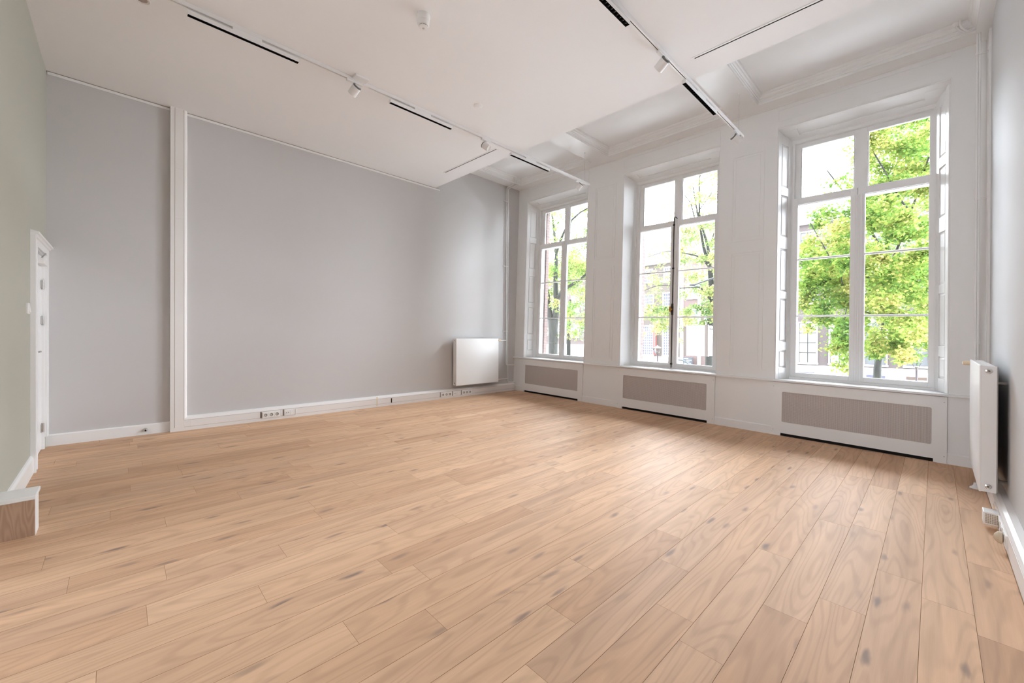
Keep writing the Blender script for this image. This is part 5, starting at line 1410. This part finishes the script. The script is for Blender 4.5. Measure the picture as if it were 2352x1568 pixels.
for (bl, lab) in ((F[:30], 'distant tree across the canal behind the thick-trunked tree'),
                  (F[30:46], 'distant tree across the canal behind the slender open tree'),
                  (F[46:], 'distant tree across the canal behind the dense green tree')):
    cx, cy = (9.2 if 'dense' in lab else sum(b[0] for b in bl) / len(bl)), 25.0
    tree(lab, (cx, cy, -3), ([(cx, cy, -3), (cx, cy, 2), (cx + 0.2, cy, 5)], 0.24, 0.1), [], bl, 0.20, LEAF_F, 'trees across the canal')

# ---- canal houses
HW = paint('stucco_white', (0.66, 0.65, 0.63), rough=0.8)
HWF = paint('house_window_white', (0.62, 0.61, 0.60), rough=0.5)
HSASH = paint('house_sash_dark', (0.025, 0.03, 0.035), rough=0.5)
HPANE = paint('house_pane_dark', (0.075, 0.075, 0.11), rough=0.15)
HPANE2 = paint('house_pane_grey', (0.11, 0.115, 0.12), rough=0.15)
HBLIND = paint('house_blind_cream', (0.255, 0.235, 0.19), rough=0.7)
BR_A = mat_brick('house_brick_rose', (0.114, 0.082, 0.075, 1), (0.097, 0.071, 0.065, 1), (0.126, 0.114, 0.109, 1))
BR_B = mat_brick('house_brick_tan', (0.109, 0.086, 0.071, 1), (0.094, 0.075, 0.064, 1), (0.119, 0.109, 0.097, 1))
BR_D = mat_brick('house_brick_mauve', (0.094, 0.071, 0.069, 1), (0.079, 0.060, 0.057, 1), (0.109, 0.097, 0.094, 1))
ROOF = mat_roof()
YF = 34.0


def house_window(h, x0, x1, z0, z1, cols, rows, sash, pane):
    m = MB()
    fw_ = 0.10
    for a, b, c, d in ((x0, x1, z1 - fw_, z1), (x0 - 0.04, x1 + 0.04, z0 - 0.07, z0 + 0.07), (x0, x0 + fw_, z0, z1), (x1 - fw_, x1, z0, z1)):
        m.box(a, b, YF - 0.05, YF + 0.15, c, d)
    w = m.build('window', HWF, h, mode=world)
    m = MB()
    bw = 0.022
    ix0, ix1, iz0, iz1 = x0 + fw_, x1 - fw_, z0 + 0.07, z1 - fw_
    for k in range(0, cols + 1):
        xx = ix0 + (ix1 - ix0) * k / cols
        m.box(xx - bw, xx + bw, YF + 0.02, YF + 0.07, iz0, iz1)
    for k in range(0, rows + 1):
        zz = iz0 + (iz1 - iz0) * k / rows
        m.box(ix0, ix1, YF + 0.021, YF + 0.071, zz - bw, zz + bw)
    m.build('glazing_bars', sash, w, mode=world)
    MB().box(ix0, ix1, YF + 0.05, YF + 0.06, iz0, iz1).build('pane', pane, w, mode=world)


def house(label, x0, x1, zp, ze, zr, wall, wins, pl=None):
    h = thing('canal_house', ((x0 + x1) / 2, YF + 4, -3), label, 'house', 'canal houses across the water', mode=world)
    MB().box(x0, x1, YF + 0.08, YF + 8, -3.0, ze).build('brick_wall', wall, h, mode=world)
    MB().box(x0, x1, YF - 0.02, YF + 0.10, -3.0, zp).box(x0, x1, YF - 0.08, YF + 0.10, zp - 0.12, zp).build('plinth', pl or HW, h, mode=world)
    MB().box(x0, x1, YF - 0.25, YF + 0.2, ze - 0.35, ze).build('eaves', HW, h, mode=world)
    MB().prism([(YF - 0.1, ze), (YF + 4, zr), (YF + 8.1, ze)], 'x', x0, x1).build('roof', ROOF, h, mode=world)
    for wv in wins:
        house_window(h, *wv)
    return h


wa = []
for x in (-30.2, -27.5, -24.85, -22.1, -19.4 - 0.1):
    wa += [(x, x + 1.15, -0.85, 0.30, 2, 2, HWF, HPANE2), (x, x + 1.2, 1.45, 3.2, 2, 4, HWF, HPANE2), (x, x + 1.2, 4.5, 6.6, 2, 4, HWF, HPANE2)]
house('rose brick canal house with a white lower floor, seen in the leftmost window', -31.5, -17.6, 0.62, 9.0, 12.0, BR_A, wa)
wb = []
for x in (-17.3, -15.38, -13.10):
    wb += [(x, x + 1.32, -0.45, 2.70, 5, 11, HWF, HPANE), (x, x + 1.32, 4.25, 6.0, 5, 5, HWF, HPANE), (x + 0.1, x + 1.2, 7.2, 8.6, 4, 4, HWF, HPANE)]
hb = house('tan brick canal house with small-paned tall windows and a grey tiled roof', -17.6, -11.3, -0.54, 9.35, 12.0, BR_B, wb, paint('plinth_cream', (0.30, 0.27, 0.235), rough=0.8))
wc = []
for x in (-10.6, -8.95, -6.6):
    wc += [(x, x + 1.2, 1.9, 4.2, 2, 3, HWF, HPANE2), (x, x + 1.2, 5.2, 7.6, 2, 3, HWF, HPANE2)]
hc = house('pinkish canal house with white pilasters behind the white sign', -11.3, -4.0, -2.2, 9.5, 12.5, mat_brick('house_brick_pink', (0.148, 0.097, 0.090, 1), (0.133, 0.086, 0.079, 1), (0.148, 0.126, 0.119, 1)), wc)
for x in (-11.25, -9.55, -4.4):
    MB().box(x, x + 0.28, YF - 0.06, YF + 0.1, -3, 9.0).build('pilaster', HW, hc, mode=world)
MB().box(-8.42, -7.95, YF - 0.04, YF + 0.1, -2.8, 1.45).box(-8.30, -8.24, YF - 0.06, YF + 0.1, -2.8, 1.45).build('red_door', paint('door_red', (0.30, 0.10, 0.09), rough=0.5), hc, mode=world)
wd = []
for i, x in enumerate((-3.66, -1.52, 0.52, 2.60, 4.78, 6.95)):
    wd += [(x, x + 1.34, -0.70, 2.66, 2, 4, HSASH, HBLIND if i < 3 else HPANE2), (x, x + 1.34, 4.15, 7.1, 2, 4, HSASH, HPANE2), (x + 0.05, x + 1.2, 8.0, 10.0, 2, 3, HSASH, HPANE2)]
hd = house('mauve brick canal house with dark sashes, seen in the rightmost window', -4.0, 9.8, -0.86, 10.9, 13.2, BR_D, wd)
m = MB()
for x in (-1.47, 2.72, 4.86):
    m = MB().box(x, x + 1.15, YF - 0.05, YF + 0.1, -1.66, -1.34)
    e = m.build('cellar_window', HWF, hd, mode=world)
    MB().box(x + 0.05, x + 1.10, YF - 0.06, YF, -1.61, -1.39).build('pane', HPANE if x < 4 else paint('pane_brown', (0.09, 0.06, 0.045), rough=0.4), e, mode=world)

bn = thing('hanging_banner', (-13.75, YF - 0.3, -0.2), 'narrow red banner hanging between two small-paned windows', 'banner', mode=world)
MB().box(-13.93, -13.60, YF - 0.31, YF - 0.29, -0.35, 2.30).build('cloth', paint('banner_red', (0.40, 0.035, 0.03), rough=0.7), bn, mode=world)
m = MB()
for k in range(13):
    z = -0.15 + 0.18 * k
    m.box(-13.80, -13.74, YF - 0.314, YF - 0.311, z, z + 0.12)
m.build('lettering', HWF, bn, mode=world)
MB().cyl((-13.75, YF - 0.3, 2.32), (-13.75, YF + 0.04, 2.32), 0.025, n=10).build('arm', HSASH, bn, mode=world)

nb = thing('notice_board', (-10.2, YF - 0.4, -3), 'dark notice board with pale lines below the white sign', 'board', mode=world)
MB().box(-10.75, -9.85, YF - 0.45, YF - 0.37, -1.75, -0.52).build('panel', paint('board_slate', (0.045, 0.055, 0.065), rough=0.4), nb, mode=world)
m = MB()
for k, (a, b) in enumerate(((0.08, 0.5), (0.3, 0.8), (0.08, 0.6), (0.1, 0.75), (0.2, 0.7), (0.08, 0.55), (0.15, 0.8))):
    m.box(-10.75 + a, -10.75 + b, YF - 0.456, YF - 0.45, -0.66 - 0.15 * k, -0.62 - 0.15 * k)
m.build('pale_lines', HW, nb, mode=world)
MB().box(-10.6, -10.52, YF - 0.44, YF - 0.38, -3.0, -1.75).box(-10.08, -10.0, YF - 0.44, YF - 0.38, -3.0, -1.75).build('post', HSASH, nb, mode=world)

# ---- lamp posts with lanterns
def lantern(x, y, zt, s, label):
    L = thing('lamp_post', (x, y, -3), label, 'lamp post', 'lantern posts along the canal', mode=world)
    IRON = paint('lamp_iron', (0.055, 0.04, 0.042), rough=0.5)
    zb = zt - 0.62 * s
    MB().lathe([(0.16, 0), (0.16, 0.25), (0.09, 0.40), (0.075, 1.2), (0.055, 1.3), (0.045, zb + 3 - 0.12), (0.065, zb + 3 - 0.06), (0.05, zb + 3)], (x, y, -3), (0, 0, 1), 16).box(x - 0.28 * s, x + 0.28 * s, y - 0.012, y + 0.012, zb - 0.16, zb - 0.135).build('post', IRON, L, mode=world, smooth=True)
    m = MB()
    hw0, hw1, z0, z1 = 0.12 * s, 0.25 * s, zb + 0.02, zb + 0.42 * s
    cs = [(-1, -1), (1, -1), (1, 1), (-1, 1)]
    for i in range(4):
        (a, b), (c, d) = cs[i], cs[(i + 1) % 4]
        m.tube([(x + a * hw0, y + b * hw0, z0), (x + a * hw1, y + b * hw1, z1)], 0.014, 6)
        m.tube([(x + a * hw1, y + b * hw1, z1), (x + c * hw1, y + d * hw1, z1)], 0.018, 6)
        m.tube([(x + a * hw0, y + b * hw0, z0), (x + c * hw0, y + d * hw0, z0)], 0.014, 6)
        m.tube([(x + a * hw1 * 1.0, y + b * hw1, z1), (x + a * hw1 * 1.22, y + b * hw1 * 1.22, z1 + 0.06 * s)], 0.012, 6)
        m.tube([(x, y, z0 - 0.05), (x + a * hw0 * 1.3, y + b * hw0 * 1.3, z0 + 0.02), (x + a * hw0, y + b * hw0, z0)], 0.010, 6)
    h = m.build('lantern_frame', IRON, L, mode=world)
    v0 = [(x + a * hw0 * 0.97, y + b * hw0 * 0.97, z0) for a, b in cs]
    v1 = [(x + a * hw1 * 0.97, y + b * hw1 * 0.97, z1) for a, b in cs]
    m = MB()
    m._add(v0 + v1, [(0, 1, 5, 4), (1, 2, 6, 5), (2, 3, 7, 6), (3, 0, 4, 7)])
    m.build('lantern_glass', GLASS, h, mode=world)
    MB().lathe([(hw1 * 1.1, 0), (hw1 * 0.95, 0.03 * s), (hw1 * 0.6, 0.085 * s), (hw1 * 0.35, 0.10 * s)], (x, y, z1 + 0.01), (0, 0, 1), 20).build('lantern_hood', HWF, L, mode=world, smooth=True)
    MB().lathe([(hw1 * 0.34, 0.10 * s), (hw1 * 0.40, 0.14 * s), (hw1 * 0.2, 0.17 * s), (0.01, 0.20 * s)], (x, y, z1 + 0.01), (0, 0, 1), 14).build('finial', IRON, L, mode=world, smooth=True)
    return L


lantern(-9.66, 26.0, 0.70, 1.16, 'iron lantern in front of the small-paned windows, seen in the middle window')
lantern(5.65, 24.0, 0.22, 0.80, 'iron lantern beside the dense green tree, seen in the rightmost window')

# ---- white box sign on our own front, street cable, quay railing
sg = thing('box_sign', (3.2, 1.72, 0.80), 'blank white box sign with beige edges outside the middle window', 'sign', mode=world)
sx0, sx1, sz0, sz1, sy0, sy1 = 2.99, 3.405, 0.80, 1.366, 1.60, 1.88
MB().box(sx0 + 0.03, sx1 - 0.02, sy0 + 0.004, sy1, sz0, sz1).build('box', CARDW, sg, mode=world, bevel=0.004)
BEI = paint('sign_edge_beige', (0.19, 0.165, 0.145), rough=0.5)
MB().box(sx0 - 0.015, sx0 + 0.035, sy0 - 0.004, sy0 + 0.03, sz0 - 0.002, sz1 - 0.01).build('edge_post', BEI, sg, mode=world)
MB().box(sx1 - 0.035, sx1 + 0.022, sy0 - 0.006, sy0 + 0.02, sz0 - 0.006, sz1 + 0.012).build('edge_post', BEI, sg, mode=world)
fx = sx1 - 0.02
MB().box(fx, fx + 0.018, sy0 + 0.02, sy1, sz0, sz1 - 0.012).build('side_face', CARDW, sg, mode=world)
SGR = paint('sign_lettering_grey', (0.10, 0.105, 0.115), rough=0.5)
m = MB()
e0, e1 = fx + 0.0178, fx + 0.0195
m.box(e0, e1, sy0 + 0.08, sy0 + 0.20, 1.300, 1.330).box(e0, e1, sy0 + 0.10, sy0 + 0.20, 1.178, 1.205)
m.box(e0, e1, sy0 + 0.07, sy0 + 0.25, 1.012, 1.022).box(e0, e1, sy0 + 0.07, sy0 + 0.25, 1.140, 1.152)
m.box(e0, e1, sy0 + 0.19, sy0 + 0.25, 1.022, 1.140).box(e0, e1, sy0 + 0.07, sy0 + 0.10, 1.090, 1.140)
m.prism([(sy0 + 0.10, 1.022), (sy0 + 0.13, 1.022), (sy0 + 0.19, 1.10), (sy0 + 0.19, 1.13)], 'x', e0, e1)
m.build('lettering', SGR, sg, mode=world)
MB().box(e0, e1 - 0.0004, sy0 + 0.08, sy0 + 0.24, 0.985, 0.992).box(e0, e1 - 0.0004, sy0 + 0.08, sy0 + 0.22, 0.955, 0.961).box(e0, e1 - 0.0004, sy0 + 0.08, sy0 + 0.22, 0.915, 0.921).build('small_print', paint('sign_pale_grey', (0.4, 0.41, 0.43)), sg, mode=world)
MB().tube([(sx1 + 0.6, 0.70, 1.30), (sx1 + 0.6, 1.74, 1.30), (sx1 - 0.02, 1.74, 1.30)], 0.014, 10).build('bracket_arm', HSASH, sg, mode=world)

sc_ = thing('street_cable', (1.6, 4.0, 2.4), 'grey street cable with a joint crossing behind the middle window', 'cable', mode=world)
CAB = paint('cable_grey', (0.014, 0.015, 0.017), rough=0.5)
MB().tube([(-15.5, 34.05, 7.61), (-6.7, 19.0, 5.03), (1.0, 5.97, 2.79), (2.12, 4.08, 2.465)], [0.032, 0.026, 0.019, 0.018], 10).tube([(2.20, 4.0, 2.455), (2.70, 4.0, 2.585), (3.10, 3.75, 2.72), (4.47, 0.78, 3.6)], 0.018, 10).build('wire', CAB, sc_, mode=world)
MB().lathe([(0.018, -0.075), (0.028, -0.06), (0.030, 0.04), (0.022, 0.065), (0.012, 0.075)], (2.16, 4.0, 2.455), (1, 0, -0.1), 16).build('joint', CAB, sc_, mode=world, smooth=True)
rl = tag(MB().tube(rounded([(-10.75, 30.0, -2.9), (-10.75, 30.0, -0.62), (-9.0, 30.0, -0.62), (-8.35, 30.0, -1.6), (-8.35, 30.0, -2.9)], 0.9, 8), 0.06, 12).build('hoop_rail', paint('rail_grey', (0.06, 0.07, 0.072), rough=0.4, metal=0.3), mode=world, smooth=True), 'curved grey hoop rail in front of the dark notice board', 'rail')

#OUT>

# ------------------------------------------------------------------ camera
YAW, PITCH, ROLL = 0.7675891, -0.0030160, 0.0036273
fw = Vector((-math.cos(YAW) * math.cos(PITCH), math.sin(YAW) * math.cos(PITCH), math.sin(PITCH)))
rt = fw.cross(Vector((0, 0, 1))).normalized()
up = rt.cross(fw)
r2 = rt * math.cos(ROLL) + up * math.sin(ROLL)
u2 = -rt * math.sin(ROLL) + up * math.cos(ROLL)
cd = bpy.data.cameras.new('camera')
cd.sensor_width = 36.0
cd.lens = 936.9412 / 2352 * 36.0
cd.clip_start, cd.clip_end = 0.02, 400
cam = bpy.data.objects.new('camera', cd)
COL.objects.link(cam)
M = Matrix((r2, u2, -fw)).transposed().to_4x4()
M.translation = Vector((6.30797, -6.17229, 1.07919))
cam.matrix_world = M
SC.camera = cam

# ------------------------------------------------------------------ daylight
SKY = 36.5
w = bpy.data.worlds.new('overcast_sky')
SC.world = w
w.use_nodes = True
nt = w.node_tree
nt.nodes.clear()
bg = nt.nodes.new('ShaderNodeBackground')
# hazy overcast sky, bright over the canal side and dull behind the house
tc = nt.nodes.new('ShaderNodeTexCoord')
sx_ = nt.nodes.new('ShaderNodeSeparateXYZ')
nt.links.new(tc.outputs['Generated'], sx_.inputs['Vector'])
mr = nt.nodes.new('ShaderNodeMapRange')
mr.interpolation_type = 'SMOOTHSTEP'
mr.inputs['From Min'].default_value = -0.20
mr.inputs['From Max'].default_value = 0.35
mr.inputs['To Min'].default_value = SKY * 0.31
mr.inputs['To Max'].default_value = SKY
nt.links.new(sx_.outputs['Y'], mr.inputs['Value'])
nt.links.new(mr.outputs['Result'], bg.inputs['Strength'])
bg.inputs['Color'].default_value = (0.88, 0.95, 1.05, 1)
wo = nt.nodes.new('ShaderNodeOutputWorld')
nt.links.new(bg.outputs['Background'], wo.inputs['Surface'])
ld = bpy.data.lights.new('sky_portal', 'AREA')
ld.shape = 'RECTANGLE'
ld.size, ld.size_y = 2.3, 3.1
ld.cycles.is_portal = True
lo = bpy.data.objects.new('sky_portal', ld)
COL.objects.link(lo)
lo.location = room(1.07, YR - 0.2, 1.85)
lo.rotation_euler = (PI / 2, 0, 0)
for i, (a, b) in enumerate(WIN):
    ld = bpy.data.lights.new('sky_portal', 'AREA')
    ld.shape = 'RECTANGLE'
    ld.size, ld.size_y = 1.36, 3.25
    ld.cycles.is_portal = True
    lo = bpy.data.objects.new('sky_portal', ld)
    COL.objects.link(lo)
    lo.location = front((a + b) / 2, 0.70, 2.33)
    lo.rotation_euler = (-PI / 2, 0, 0)

vs = SC.view_settings
vs.view_transform = 'Standard'
vs.look = 'None'
vs.exposure = 0.0
vs.gamma = 1.0
vs.use_curve_mapping = False
SC.cycles.use_denoising = True
SC.cycles.max_bounces = 14
SC.cycles.diffuse_bounces = 8
SC.cycles.glossy_bounces = 4
SC.cycles.transparent_max_bounces = 16
SC.cycles.sample_clamp_indirect = 12.0
SC.cycles.caustics_reflective = False
SC.cycles.caustics_refractive = False
